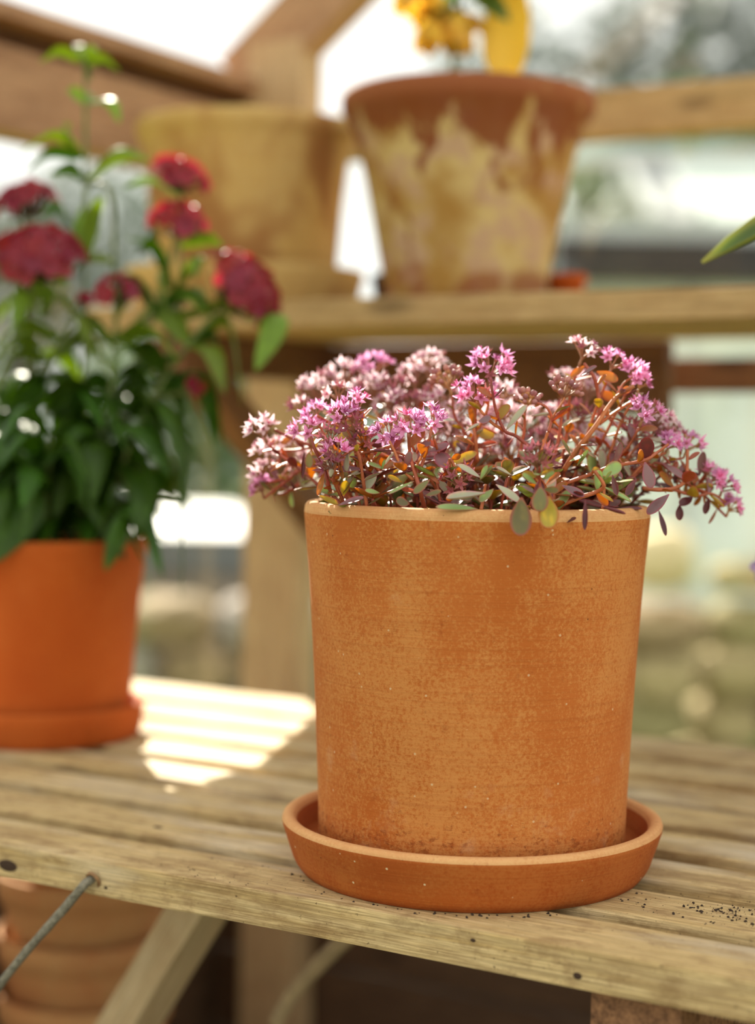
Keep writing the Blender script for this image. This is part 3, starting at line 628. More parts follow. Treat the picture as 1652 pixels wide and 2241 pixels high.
LEAVES=[
 ((0.0163, -0.112, 0.2192),(0.0152, -0.116, 0.1996),0.0116,'olive',0.9),
 ((0.0298, -0.114, 0.22),(0.03, -0.118, 0.2037),0.0107,'yellow',0.9),
 ((0.0254, -0.118, 0.2251),(0.0246, -0.122, 0.2126),0.0088,'olive',0.85),
 ((0.0489, -0.112, 0.2183),(0.0483, -0.116, 0.2029),0.003,'maroon',0.6),
 ((0.058, -0.105, 0.2148),(0.0698, -0.109, 0.2107),0.0028,'maroon',0.3),
 ((0.102, -0.05, 0.2195),(0.0896, -0.054, 0.2095),0.0067,'purple',0.6),
 ((0.0997, -0.03, 0.21),(0.1035, -0.034, 0.196),0.0033,'maroon',0.6),
 ((0.0894, -0.05, 0.2378),(0.0885, -0.054, 0.2504),0.0085,'maroon',0.85),
 ((0.0876, -0.055, 0.2371),(0.0913, -0.059, 0.2234),0.0077,'purple',0.85),
 ((0.1026, -0.02, 0.2361),(0.1152, -0.024, 0.2277),0.0059,'purple',0.6),
 ((0.1276, 0.0, 0.2285),(0.1294, -0.004, 0.2427),0.005,'purple',0.7),
 ((0.1224, -0.01, 0.217),(0.1145, -0.014, 0.2116),0.0065,'maroon',0.6),
 ((0.1334, 0.0, 0.2159),(0.1308, -0.004, 0.2066),0.0042,'maroon',0.7),
 ((0.1149, -0.01, 0.2124),(0.1144, -0.014, 0.2033),0.0047,'maroon',0.7),
 ((0.1096, -0.02, 0.2226),(0.1008, -0.024, 0.2308),0.0067,'amber',0.7),
 ((0.0657, -0.015, 0.2871),(0.0771, -0.019, 0.2825),0.0075,'amber',0.8),
 ((0.0596, -0.01, 0.2905),(0.0515, -0.014, 0.2833),0.0049,'amber',0.6),
 ((0.0547, -0.03, 0.2841),(0.0635, -0.034, 0.2889),0.0048,'purple',0.55),
 ((0.0705, 0.0, 0.2767),(0.0766, -0.004, 0.2712),0.0068,'amber',0.8),
 ((0.0122, -0.05, 0.2529),(0.0225, -0.054, 0.2676),0.0052,'pale',0.5),
 ((0.0271, -0.04, 0.2611),(0.0362, -0.044, 0.2625),0.0038,'pale',0.4),
 ((0.0536, -0.05, 0.2457),(0.0623, -0.054, 0.2461),0.0037,'maroon',0.4),
 ((0.0612, -0.075, 0.2301),(0.0721, -0.079, 0.2351),0.0092,'green',0.8),
 ((0.0614, -0.085, 0.2274),(0.0588, -0.089, 0.2328),0.0026,'green',0.7),
 ((0.0618, -0.085, 0.2274),(0.065, -0.089, 0.2324),0.0026,'green',0.7),
 ((0.0616, -0.08, 0.2244),(0.0766, -0.084, 0.2168),0.0036,'green',0.45),
 ((0.0398, -0.085, 0.2247),(0.0512, -0.089, 0.22),0.0062,'purple',0.6),
 ((0.058, -0.08, 0.2219),(0.0641, -0.084, 0.2147),0.0048,'amber',0.7),
 ((0.0337, -0.06, 0.2354),(0.0418, -0.064, 0.2369),0.0054,'pale',0.5),
 ((0.0483, -0.05, 0.2392),(0.0432, -0.054, 0.2491),0.0035,'olive',0.6),
 ((0.046, -0.06, 0.2368),(0.0528, -0.064, 0.2407),0.0042,'green',0.5),
 ((0.0502, -0.06, 0.2344),(0.0564, -0.064, 0.2432),0.0032,'green',0.6),
 ((-0.0855, -0.07, 0.2296),(-0.0888, -0.074, 0.217),0.0032,'amber',0.6),
 ((-0.0981, -0.03, 0.2404),(-0.099, -0.034, 0.2248),0.0025,'maroon',0.5),
 ((-0.0955, -0.03, 0.2394),(-0.0952, -0.034, 0.2309),0.0051,'olive',0.8),
 ((-0.1026, 0.03, 0.2164),(-0.0919, 0.026, 0.2231),0.006,'pale',0.5),
 ((-0.0887, -0.07, 0.2171),(-0.0783, -0.074, 0.2121),0.0054,'yellow',0.5),
 ((-0.0777, -0.08, 0.2123),(-0.0645, -0.084, 0.217),0.0055,'purple',0.55),
 ((-0.0753, -0.06, 0.2167),(-0.0743, -0.064, 0.225),0.0054,'yellow',0.8),
 ((-0.0715, -0.05, 0.2188),(-0.0698, -0.054, 0.2265),0.005,'green',0.7),
 ((-0.0533, -0.07, 0.2315),(-0.0624, -0.074, 0.2349),0.0044,'green',0.6),
 ((-0.055, -0.07, 0.2308),(-0.0532, -0.074, 0.2367),0.0029,'green',0.6),
 ((-0.0525, -0.065, 0.2265),(-0.0414, -0.069, 0.2324),0.0042,'green',0.5),
 ((-0.0548, -0.07, 0.2298),(-0.0642, -0.074, 0.2259),0.0029,'olive',0.4),
 ((-0.0737, -0.06, 0.2271),(-0.0631, -0.064, 0.2303),0.0044,'pale',0.45),
 ((-0.0558, -0.08, 0.2192),(-0.0633, -0.084, 0.2211),0.0041,'green',0.7),
 ((-0.0379, -0.085, 0.2258),(-0.0515, -0.089, 0.22),0.0031,'green',0.5),
 ((-0.035, -0.07, 0.2325),(-0.0239, -0.074, 0.2252),0.0034,'red',0.4),
 ((-0.0403, -0.09, 0.2143),(-0.0475, -0.094, 0.2153),0.0062,'olive',0.85),
 ((-0.001, -0.095, 0.2205),(-0.0213, -0.099, 0.2168),0.0062,'pale',0.45),
 ((-0.0049, -0.095, 0.2121),(-0.0265, -0.099, 0.2144),0.0057,'green',0.6),
 ((-0.0026, -0.08, 0.2279),(-0.0148, -0.084, 0.2348),0.0058,'pale',0.6),
 ((-0.0034, -0.085, 0.227),(0.0003, -0.089, 0.2348),0.0041,'green',0.7),
 ((-0.0029, -0.085, 0.227),(0.0034, -0.089, 0.2344),0.0036,'green',0.5),
 ((-0.0186, -0.05, 0.2335),(-0.0035, -0.054, 0.241),0.0067,'yellow',0.7),
 ((-0.0295, -0.05, 0.2409),(-0.0192, -0.054, 0.2458),0.0062,'purple',0.7),
 ((-0.035, -0.07, 0.2454),(-0.029, -0.074, 0.245),0.0049,'purple',0.8),
 ((-0.0426, -0.07, 0.2324),(-0.0401, -0.074, 0.241),0.0046,'purple',0.7),
 ((-0.0026, -0.05, 0.2581),(0.0036, -0.054, 0.2594),0.0065,'purple',0.8),
 ((-0.01, -0.05, 0.2521),(-0.0021, -0.054, 0.2561),0.0042,'pale',0.5),
 ((-0.0596, -0.045, 0.2571),(-0.0538, -0.049, 0.254),0.0045,'amber',0.7),
 ((-0.0674, -0.045, 0.2603),(-0.0631, -0.049, 0.2638),0.0028,'red',0.5),
 ((-0.0017, 0.0, 0.2519),(0.0091, -0.004, 0.2497),0.0079,'yellow',0.8),
 ((-0.0502, -0.07, 0.2372),(-0.0446, -0.074, 0.2351),0.0049,'purple',0.7),
 ((-0.089, -0.04, 0.2371),(-0.0839, -0.044, 0.2348),0.004,'yellow',0.7),
 ((-0.1073, 0.02, 0.248),(-0.1137, 0.016, 0.2439),0.0048,'amber',0.7),
 ((-0.1033, 0.02, 0.2494),(-0.1072, 0.016, 0.2547),0.0043,'red',0.6),
 ((-0.1186, 0.03, 0.2465),(-0.1209, 0.026, 0.2384),0.0038,'amber',0.6),
 ((0.0047, -0.09, 0.2249),(0.0176, -0.094, 0.2169),0.0062,'pale',0.6),
 ((0.0035, -0.09, 0.2225),(-0.0037, -0.094, 0.2154),0.0052,'green',0.6),
 ((0.0137, -0.08, 0.2295),(0.005, -0.084, 0.2331),0.0048,'pale',0.5),
 ((0.0668, -0.08, 0.2303),(0.0688, -0.084, 0.2196),0.0034,'maroon',0.6),
 ((-0.0298, -0.085, 0.2267),(-0.0382, -0.089, 0.22),0.0048,'olive',0.7),
 ((-0.0441, -0.08, 0.2251),(-0.0514, -0.084, 0.2287),0.0043,'yellow',0.7),
 ((-0.0322, -0.09, 0.2184),(-0.024, -0.094, 0.2211),0.0043,'olive',0.7),
 ((0.0819, -0.06, 0.2275),(0.0766, -0.064, 0.2189),0.0039,'maroon',0.6),
 ((0.0379, -0.1, 0.2398),(0.0282, -0.104, 0.2327),0.0047,'yellow',0.7),
 ((0.0243, -0.11, 0.2258),(0.0168, -0.114, 0.2316),0.0047,'green',0.7),
 ((0.0266, -0.11, 0.2282),(0.0331, -0.114, 0.2319),0.0047,'green',0.7),
 ((0.0278, -0.11, 0.2235),(0.0349, -0.114, 0.2226),0.0051,'olive',0.7),
 ((0.0211, -0.105, 0.235),(0.016, -0.109, 0.2397),0.0042,'yellow',0.6),
]
DHEADS=[
 ((-0.0042, -0.02, 0.3926),0.0373,(-0.1, -0.5, 0.85)),
 ((-0.025, 0.05, 0.4441),0.0239,(-0.2, -0.2, 0.9)),
 ((0.1077, 0.03, 0.463),0.0228,(0.3, -0.3, 0.8)),
 ((0.1097, 0.0, 0.4227),0.0208,(0.1, -0.4, 0.8)),
 ((0.17, -0.03, 0.3663),0.0334,(0.75, -0.35, 0.6)),
 ((0.0667, -0.04, 0.3619),0.0159,(0.1, -0.5, 0.8)),
 ((0.0378, -0.03, 0.3526),0.0073,(-0.4, -0.4, 0.6)),
 ((0.1302, -0.05, 0.2848),0.0054,(0.2, -0.9, 0.1)),
]
DLEAVES=[
 ((0.0334, 0.0, 0.5431),(0.0152, -0.015, 0.5504),(0.003, -0.03, 0.5381),0.0082),
 ((0.0334, 0.0, 0.5431),(0.0489, -0.01, 0.5466),(0.064, -0.02, 0.5339),0.0082),
 ((0.0334, 0.0, 0.5431),(0.0263, 0.015, 0.559),(0.018, 0.03, 0.564),0.0089),
 ((0.0334, 0.0, 0.5431),(0.0416, -0.01, 0.5537),(0.0469, -0.02, 0.549),0.0082),
 ((0.0334, 0.0, 0.5413),(0.037, -0.025, 0.5343),(0.0467, -0.05, 0.5204),0.0097),
 ((0.0334, 0.0, 0.5431),(0.0404, 0.02, 0.5492),(0.0465, 0.04, 0.5592),0.0074),
 ((0.0339, 0.0, 0.5122),(0.0281, -0.015, 0.5165),(0.0243, -0.03, 0.516),0.0111),
 ((0.0339, 0.0, 0.5122),(0.0554, -0.015, 0.5114),(0.0658, -0.03, 0.4916),0.0111),
 ((0.0339, 0.0, 0.5111),(0.0358, 0.015, 0.5206),(0.0378, 0.03, 0.5216),0.0089),
 ((0.0331, 0.0, 0.4684),(0.0119, -0.015, 0.4856),(-0.0122, -0.03, 0.4684),0.0111),
 ((0.0331, 0.0, 0.4684),(0.0146, 0.01, 0.4918),(0.0183, 0.02, 0.4973),0.0097),
 ((0.0331, 0.0, 0.4684),(0.0093, -0.02, 0.4703),(-0.0047, -0.04, 0.452),0.0111),
 ((0.0332, 0.0, 0.4502),(0.0593, -0.015, 0.4718),(0.0905, -0.03, 0.462),0.0126),
 ((0.0332, 0.0, 0.4502),(0.051, 0.015, 0.4692),(0.0712, 0.03, 0.4737),0.0111),
 ((0.0332, 0.0, 0.452),(0.0275, -0.02, 0.4562),(0.0132, -0.04, 0.4494),0.0126),
 ((0.0336, 0.0, 0.3824),(0.0406, -0.01, 0.4179),(0.0512, -0.02, 0.4367),0.0141),
 ((0.0336, 0.0, 0.3824),(0.0252, 0.015, 0.4134),(0.0262, 0.03, 0.4339),0.0111),
 ((0.0948, 0.0, 0.3391),(0.0775, -0.01, 0.3674),(0.068, -0.02, 0.3737),0.0104),
 ((0.1057, 0.0, 0.3613),(0.0927, -0.015, 0.3963),(0.0729, -0.03, 0.4016),0.0111),
 ((0.1057, 0.0, 0.3613),(0.1261, -0.02, 0.389),(0.1266, -0.04, 0.3691),0.0126),
 ((0.1057, 0.0, 0.3613),(0.0977, -0.025, 0.3773),(0.1047, -0.05, 0.3431),0.0111),
 ((0.1107, 0.0, 0.4384),(0.0886, -0.015, 0.4506),(0.069, -0.03, 0.4409),0.0104),
 ((0.1091, 0.0, 0.3981),(0.1364, -0.015, 0.4041),(0.1524, -0.03, 0.3926),0.0119),
 ((0.1674, -0.03, 0.3454),(0.1904, -0.05, 0.3372),(0.178, -0.07, 0.2972),0.023),
 ((0.1602, -0.03, 0.3417),(0.146, -0.035, 0.3519),(0.1323, -0.04, 0.337),0.0149),
 ((0.1638, -0.03, 0.3417),(0.1843, -0.04, 0.3413),(0.1906, -0.05, 0.3159),0.0134),
 ((0.1135, 0.0, 0.3172),(0.1525, -0.025, 0.3383),(0.1661, -0.05, 0.271),0.0126),
 ((0.1135, 0.0, 0.3172),(0.1412, -0.02, 0.3275),(0.1452, -0.04, 0.3014),0.0104),
 ((0.0878, 0.0, 0.2947),(0.1317, -0.03, 0.2835),(0.1459, -0.06, 0.2369),0.0149),
 ((0.0878, 0.0, 0.291),(0.1173, -0.03, 0.2724),(0.1193, -0.06, 0.2259),0.0126),
 ((0.0842, 0.0, 0.2799),(0.1169, -0.025, 0.2471),(0.1187, -0.05, 0.1683),0.0119),
 ((0.0768, 0.0, 0.265),(0.1025, -0.025, 0.2287),(0.0953, -0.05, 0.1716),0.0126),
 ((0.1167, -0.05, 0.1934),(0.1222, -0.065, 0.1622),(0.1229, -0.08, 0.1209),0.0097),
 ((0.0837, -0.07, 0.1867),(0.078, -0.09, 0.1702),(0.0692, -0.11, 0.1445),0.0223),
 ((0.0609, -0.06, 0.1966),(0.0852, -0.08, 0.1802),(0.102, -0.1, 0.1677),0.0149),
 ((0.0075, -0.06, 0.2066),(-0.0024, -0.08, 0.1825),(-0.0223, -0.1, 0.1452),0.0334),
 ((0.0004, -0.06, 0.1994),(0.0071, -0.075, 0.1859),(-0.0072, -0.09, 0.1586),0.0223),
 ((0.0025, 0.0, 0.2936),(-0.0144, -0.025, 0.2816),(-0.0305, -0.05, 0.2523),0.0223),
 ((0.0025, 0.0, 0.2936),(-0.006, -0.03, 0.2708),(-0.0211, -0.06, 0.263),0.0163),
 ((0.0005, 0.0, 0.3378),(-0.0074, -0.025, 0.3578),(-0.0128, -0.05, 0.3238),0.0186),
 ((0.0005, 0.0, 0.3378),(0.0098, -0.02, 0.3548),(-0.0008, -0.04, 0.3638),0.0149),
 ((-0.0013, 0.0, 0.3157),(-0.0171, -0.03, 0.3212),(-0.0319, -0.06, 0.2876),0.0186),
 ((0.0027, 0.0, 0.264),(0.0293, -0.025, 0.2786),(0.0553, -0.05, 0.2641),0.0149),
 ((0.058, 0.0, 0.3165),(0.0419, -0.015, 0.3374),(0.0263, -0.03, 0.3398),0.0126),
 ((0.058, 0.0, 0.3165),(0.0785, -0.015, 0.3306),(0.0949, -0.03, 0.3516),0.0134),
 ((0.0582, 0.0, 0.2832),(0.0838, -0.025, 0.3011),(0.1193, -0.05, 0.3078),0.0149),
 ((0.0582, 0.0, 0.2832),(0.0402, -0.025, 0.2896),(0.0303, -0.05, 0.2638),0.0171),
 ((0.0547, 0.0, 0.2536),(0.0376, -0.03, 0.2569),(0.0252, -0.06, 0.2104),0.0208),
 ((0.0547, 0.0, 0.2536),(0.0883, -0.03, 0.2648),(0.1174, -0.06, 0.2436),0.0163),
 ((0.0511, 0.0, 0.2276),(0.035, -0.035, 0.2279),(0.0237, -0.07, 0.1824),0.0223),
 ((0.0511, 0.0, 0.2276),(0.082, -0.035, 0.2358),(0.1083, -0.07, 0.2012),0.0208),
 ((0.0543, -0.02, 0.2206),(0.0672, -0.055, 0.2001),(0.0606, -0.09, 0.1665),0.026),
 ((0.0653, -0.02, 0.2281),(0.0886, -0.055, 0.2075),(0.0902, -0.09, 0.1669),0.0223),
 ((0.0085, -0.01, 0.2271),(-0.0038, -0.04, 0.2274),(-0.0187, -0.07, 0.1995),0.0223),
 ((0.0084, -0.01, 0.2345),(0.0331, -0.045, 0.2424),(0.0466, -0.08, 0.1937),0.0208),
 ((0.0874, 0.0, 0.3464),(0.1227, -0.02, 0.36),(0.143, -0.04, 0.3408),0.0134),
 ((0.0911, 0.0, 0.339),(0.1223, -0.015, 0.3421),(0.1528, -0.03, 0.356),0.0111),
 ((0.0873, 0.0, 0.3611),(0.0717, -0.02, 0.3593),(0.064, -0.04, 0.3361),0.0126),
 ((0.0207, 0.0, 0.3749),(0.0051, -0.015, 0.3769),(-0.0064, -0.03, 0.3574),0.0134),
 ((0.0207, 0.0, 0.3749),(0.0416, -0.015, 0.3883),(0.0622, -0.03, 0.3817),0.0134),
 ((0.076, 0.0, 0.3903),(0.0887, 0.015, 0.4068),(0.0828, 0.03, 0.4271),0.0111),
 ((0.0206, 0.02, 0.4139),(0.0111, 0.01, 0.4311),(-0.0017, 0.0, 0.4223),0.0126),
]
DSTEMS=[
 [(0.0218, 0.0, 0.1583), (0.0028, 0.0, 0.2269), (-0.0067, 0.0, 0.3008), (-0.0048, -0.02, 0.3582)],
 [(0.0218, 0.0, 0.1583), (0.0323, 0.0, 0.2644), (0.0341, 0.0, 0.4117), (0.0334, 0.0, 0.5467)],
 [(0.0329, 0.0, 0.1585), (0.0547, 0.0, 0.2462), (0.0874, 0.0, 0.339), (0.106, 0.01, 0.4065), (0.1078, 0.03, 0.4537)],
 [(0.0404, 0.0, 0.1586), (0.0784, -0.01, 0.2465), (0.1096, 0.0, 0.3393), (0.1098, 0.0, 0.4128)],
 [(0.0437, -0.02, 0.1599), (0.0883, -0.03, 0.2648), (0.1313, -0.03, 0.3305), (0.1654, -0.03, 0.3561)],
 [(0.029, -0.02, 0.1597), (0.0522, -0.03, 0.2462), (0.0627, -0.03, 0.3006), (0.0664, -0.04, 0.3576)],
 [(0.0068, 0.02, 0.1568), (-0.0145, 0.03, 0.2641), (-0.0227, 0.04, 0.3779), (-0.025, 0.05, 0.4396)],
 [(0.0025, 0.0, 0.2936), (0.0209, -0.02, 0.3223), (0.0371, -0.03, 0.349)],
 [(0.0906, -0.02, 0.2759), (0.1184, -0.04, 0.2795), (0.1302, -0.05, 0.2837)],
 [(0.0527, -0.03, 0.1607), (0.083, -0.04, 0.1925), (0.1167, -0.05, 0.1934)],
 [(0.0332, 0.0, 0.4483), (0.0535, 0.0, 0.4413), (0.0575, 0.0, 0.3901), (0.0587, 0.0, 0.3239)],
]
# ------------------------------------------------------------------ leaf and flower meshes
def leafmesh(name, m, n=9, k=5, shape='ob', cup=.15, bend=.1, thick=.05, tw=0.0):
    """unit leaf along +X, half width .5 in Y (scaled by the object), normal +Z"""
    vs, fs, at = [], [], []
    for s in (1, -1):
        for i in range(n):
            t = i / (n - 1)
            if shape == 'ob': t = 1 - (1 - t) ** 1.55
            if shape == 'ob': w = math.sqrt(max(0, 1 - ((t - .6) / .402) ** 2)) if t > .6 else .10 + .90 * math.sin(math.pi * .5 * t / .6) ** 1.15
            elif shape == 'nar': w = math.sin(math.pi * (t * .96 + .02)) ** .75
            else: w = (math.sin(math.pi * (t ** .75 * .985 + .01)) ** .85)
            w = max(w, .035)
            for j in range(k):
                q = 2 * j / (k - 1) - 1
                y = q * .5 * w
                z = cup * (q * q - .3) * w * .5 - bend * t * t + s * thick * .5 * (1 - q ** 4) * math.sin(math.pi * min(.98, max(.03, t))) ** .5
                vs.append((t, y, z)); at.append(max(abs(q) ** 2, (abs(t - .5) * 2) ** 4))
    o = n * k
    for i in range(n - 1):
        for j in range(k - 1):
            a = i * k + j
            fs.append((a, a + k, a + k + 1, a + 1)); fs.append((o + a, o + a + 1, o + a + k + 1, o + a + k))
    rim = [j for j in range(k)] + [i * k + k - 1 for i in range(1, n)] + [(n - 1) * k + j for j in range(k - 2, -1, -1)] + [i * k for i in range(n - 2, 0, -1)]
    for a, b in zip(rim, rim[1:] + rim[:1]): fs.append((a, b, o + b, o + a))
    return mesh(name, vs, fs, m, True, None, at)
SLEAF = {kd: [leafmesh('leaf', m, 9, 5, 'ob', c_, b_, .10) for c_, b_ in ((.25, .05), (.05, .15), (.4, -.08))] for kd, m in SED.items()}
def putleaf(parent, meshes, base, tip, width, normal, rnd):
    d = tip - base; L = d.length
    if L < 1e-5: return
    m = frame(d, normal, base) @ Matrix.Diagonal((L, width, L * .55, 1))
    return link('leaf', rnd.choice(meshes), parent, m)
def floret_mesh(mp, mc, npet=5, cup=.45, pw=.52, stamens=True, seed=0):
    rr = random.Random(seed); vs, fs, mi = [], [], []
    for p in range(npet):
        a = 2 * math.pi * p / npet + rr.uniform(-.12, .12); d = Vector((math.cos(a), math.sin(a), 0)); q = Vector((-d.y, d.x, 0)); L = rr.uniform(.9, 1.08); cu = cup * rr.uniform(.75, 1.3)
        b = len(vs)
        for t, w in ((.06, .10), (.35, 1.0), (.68, .78), (1.0, .02)):
            h = cu * t * t + .05
            vs += [d * t * L - q * w * pw * .5 + ZV * (h + .10 * w * (1 - t)), d * t * L + ZV * h, d * t * L + q * w * pw * .5 + ZV * (h + .10 * w * (1 - t))]
        for i in range(3):
            for j in range(2): fs.append((b + i * 3 + j, b + i * 3 + 3 + j, b + i * 3 + 4 + j, b + i * 3 + 1 + j)); mi.append(0)
    for p in range(npet):       # carpels
        a = 2 * math.pi * (p + .5) / npet; d = Vector((math.cos(a), math.sin(a), 0)); n0 = len(fs)
        tube(vs, fs, [d * .06, d * .16 + ZV * .22, d * .22 + ZV * .46], .09, .02, 4, True); mi += [1] * (len(fs) - n0)
    if stamens:
        for p in range(npet * 2):
            a = 2 * math.pi * (p + .25) / (npet * 2); d = Vector((math.cos(a), math.sin(a), 0)); n0 = len(fs)
            tube(vs, fs, [d * .12 + ZV * .05, d * .45 + ZV * .62], .018, .03, 3, True); mi += [1 if p % 2 else 0] * (len(fs) - n0)
    return mesh('floret', vs, fs, [mp, mc], False, mi)
FM = {k: [floret_mesh(FL[k], M_FLC, 5, c_, .52, True, s) for s, c_ in enumerate((.30, .50, .80))] for k in ('o', 'p')}
FM['f'] = [floret_mesh(FL['f'], M_FLC, 5, c_, .46, False, s) for s, c_ in enumerate((.75, 1.15))]
def bud_mesh(m):
    vs, fs = [], []
    ball(vs, fs, Vector((0, 0, .5)), .42, ZV, 1.35, 7, 5)
    for p in range(5):
        a = 2 * math.pi * p / 5; d = Vector((math.cos(a), math.sin(a), 0)); tube(vs, fs, [d * .1, d * .40 + ZV * .35, d * .26 + ZV * .95], .12, .02, 4)
    return mesh('bud', vs, fs, m)
FM['b'] = [bud_mesh(FL['b'])]

# ------------------------------------------------------------------ sedum in the big pot
sedum = thing('sedum_plant', 'pink-flowering sedum with fleshy green and maroon leaves spilling over the big pot', 'plant', T(PC + Vector((0, 0, .190))))
rs = random.Random(11)
def local(vs, o): return [v - o for v in vs]
sleaves, sflor = [], []
def addleaf(kd, base, tip, width, normal, pri=0): sleaves.append((base.y - pri, kd, base, tip, width, normal))
def leafy(path, step, lo, hi, kinds, lmin, lmax, both=.5):
    """pairs of leaves along a stem"""
    acc = 0; nx = lo; tot = sum((path[i + 1] - path[i]).length for i in range(len(path) - 1)); turn = rs.uniform(0, 3)
    for i in range(len(path) - 1):
        seg = path[i + 1] - path[i]; L = seg.length; d = seg.normalized()
        while acc + L >= nx * tot and nx < hi:
            p = path[i] + d * (nx * tot - acc); s0 = d.orthogonal().normalized(); turn += 1.57 + rs.uniform(-.4, .4); s0.rotate(Matrix.Rotation(turn, 3, d))
            for sg in ((1, -1) if rs.random() < both else (1,)):
                dv = (s0 * sg + d * rs.uniform(.2, .8) + ZV * rs.uniform(-.15, .35)).normalized(); l_ = rs.uniform(lmin, lmax)
                addleaf(rs.choice(kinds), p, p + dv * l_, l_ * rs.uniform(.42, .60), (d * .8 + ZV * .6 + Vector((rs.uniform(-.4, .4), -.45, 0))).normalized())
            nx += step / tot
        acc += L
HI = ['amber', 'red', 'maroon', 'amber', 'olive', 'yellow', 'purple', 'pale', 'red', 'amber']
LO = ['green', 'olive', 'yellow', 'green', 'amber', 'pale', 'purple', 'maroon']
for hi in range(len(HEADS)):
    (hx, hy, hz), r, kd = HEADS[hi]
    H = PC + Vector((hx, hy, hz)); rad = math.hypot(hx, hy)
    ra = math.atan2(hy, hx); r0 = min(rad * .62, .07) + rs.uniform(-.012, .012)
    root = PC + Vector((r0 * math.cos(ra + rs.uniform(-.4, .4)), r0 * math.sin(ra + rs.uniform(-.4, .4)), .190))
    outv = Vector((hx, hy, 0)).normalized() if rad > .001 else Vector((0, 0, 1))
    low = hz < .235
    mid = root.lerp(H, .5) + Vector((0, 0, (.028 if low else .004))) + Vector((rs.uniform(-.008, .008), rs.uniform(-.006, .006), rs.uniform(-.004, .004)))
    mid.z = max(mid.z, PC.z + (.226 if rad > .095 else .205))
    base = H - (outv * .25 + ZV * .8).normalized() * r * 1.1
    path = smoothpath([root, root.lerp(mid, .5) + ZV * .004, mid, mid.lerp(base, .6) + Vector((rs.uniform(-.003, .003), 0, rs.uniform(-.002, .003))), base], 5)
    vs, fs = [], []
    tube(vs, fs, path, .00115, .0007, 6)
    link('stem', mesh('stem', local(vs, root), fs, M_SSTEM), sedum, T(root))
    leafy(path, .0068, .30, .62, LO if hz < .27 else HI, .009, .016)
    leafy(path, .0062, .62, .98, HI, .006, .012)
    vs, fs = [], []
    m_ = {'o': .0040, 'p': .0039, 'f': .0034, 'b': .0034}[kd]
    n = max(6, int((r / m_) ** 2 * 1.35 + 3.0))
    if kd == 'b': n += 5
    up_ = (ZV * .85 + outv * (.35 if not low else .7) + Vector((0, -.22, 0))).normalized()
    fr = frame(up_.orthogonal(), up_).to_3x3(); fl_ = []
    for q in range(n):
        f = (q + .5) / n; th = math.acos(1 - f * .98); ph = q * 2.39996 + rs.uniform(-.3, .3)
        dv = fr @ Vector((math.sin(th) * math.cos(ph), math.sin(th) * math.sin(ph), math.cos(th) * .6))
        tip = H + dv * r * rs.uniform(.78, 1.1) + Vector((rs.uniform(-1, 1), rs.uniform(-1, 1), rs.uniform(-1, 1))) * r * .12
        nrm = (dv.normalized() * .9 + up_ * .5).normalized()
        j = base.lerp(H, .35 + .3 * rs.random())
        tube(vs, fs, smoothpath([base, j, tip - nrm * .0010], 2), .0007, .00045, 4)
        ball(vs, fs, tip - nrm * .0004, .0012, nrm, 1.2, 5, 3)
        fl_.append((tip, nrm))
    head = link('flower_head', mesh('flower_head', local(vs, base), fs, M_SSTALK), sedum, T(base))
    for tip, nrm in fl_:
        kk = kd
        if kd == 'o' and rs.random() < .08: kk = 'f'
        if kd == 'p' and rs.random() < .22: kk = rs.choice(['f', 'b'])
        sz = {'o': .0051, 'p': .0048, 'f': .0037, 'b': .0036}[kk] * rs.uniform(.85, 1.12)
        m = frame(nrm.orthogonal(), nrm, tip) @ Matrix.Rotation(rs.uniform(0, 6), 4, 'Z') @ Matrix.Diagonal((sz, sz, sz, 1))
        sflor.append((tip.y, kk, m, head))
sflor.sort(key=lambda x: x[0])
extra_v, extra_f = [], []
SM = {'o': 0, 'p': 1, 'f': 2, 'b': 3}
for i, (_, kk, m, head) in enumerate(sflor):
    me = rs.choice(FM[kk])
    if i < 300: link('bud' if kk == 'b' else 'floret', me, head, m)
    else:
        b0 = len(extra_v); extra_v += [m @ v.co for v in me.vertices]
        extra_f += [(tuple(b0 + k for k in p.vertices), SM[kk] if p.material_index == 0 else 4) for p in me.polygons]
o_ = PC + Vector((0, 0, .24))
link('rear_florets', mesh('rear_florets', local(extra_v, o_), [f for f, _ in extra_f], [FL['o'], FL['p'], FL['f'], FL['b'], M_FLC], False, [i for _, i in extra_f]), sedum, T(o_), kind='stuff')
for pts, r in STEMS:
    pts = [PC + Vector(p) + Vector((0, rs.uniform(-.004, .004), 0)) for p in pts]; path = smoothpath(pts, 6)
    vs, fs = [], []; tube(vs, fs, path, r * .95, r * .65, 8)
    link('stem', mesh('stem', local(vs, pts[0]), fs, M_SSTEM), sedum, T(pts[0]))
    leafy(path, .013, .25, .9, HI if pts[-1].z > PC.z + .24 else LO, .008, .014, .4)
for b, t, w, kd, fc in LEAVES:
    addleaf(kd, PC + Vector(b), PC + Vector(t), w, Vector((rs.uniform(-.25, .25), -fc, (1 - fc * fc) ** .5)).normalized(), 1.0)
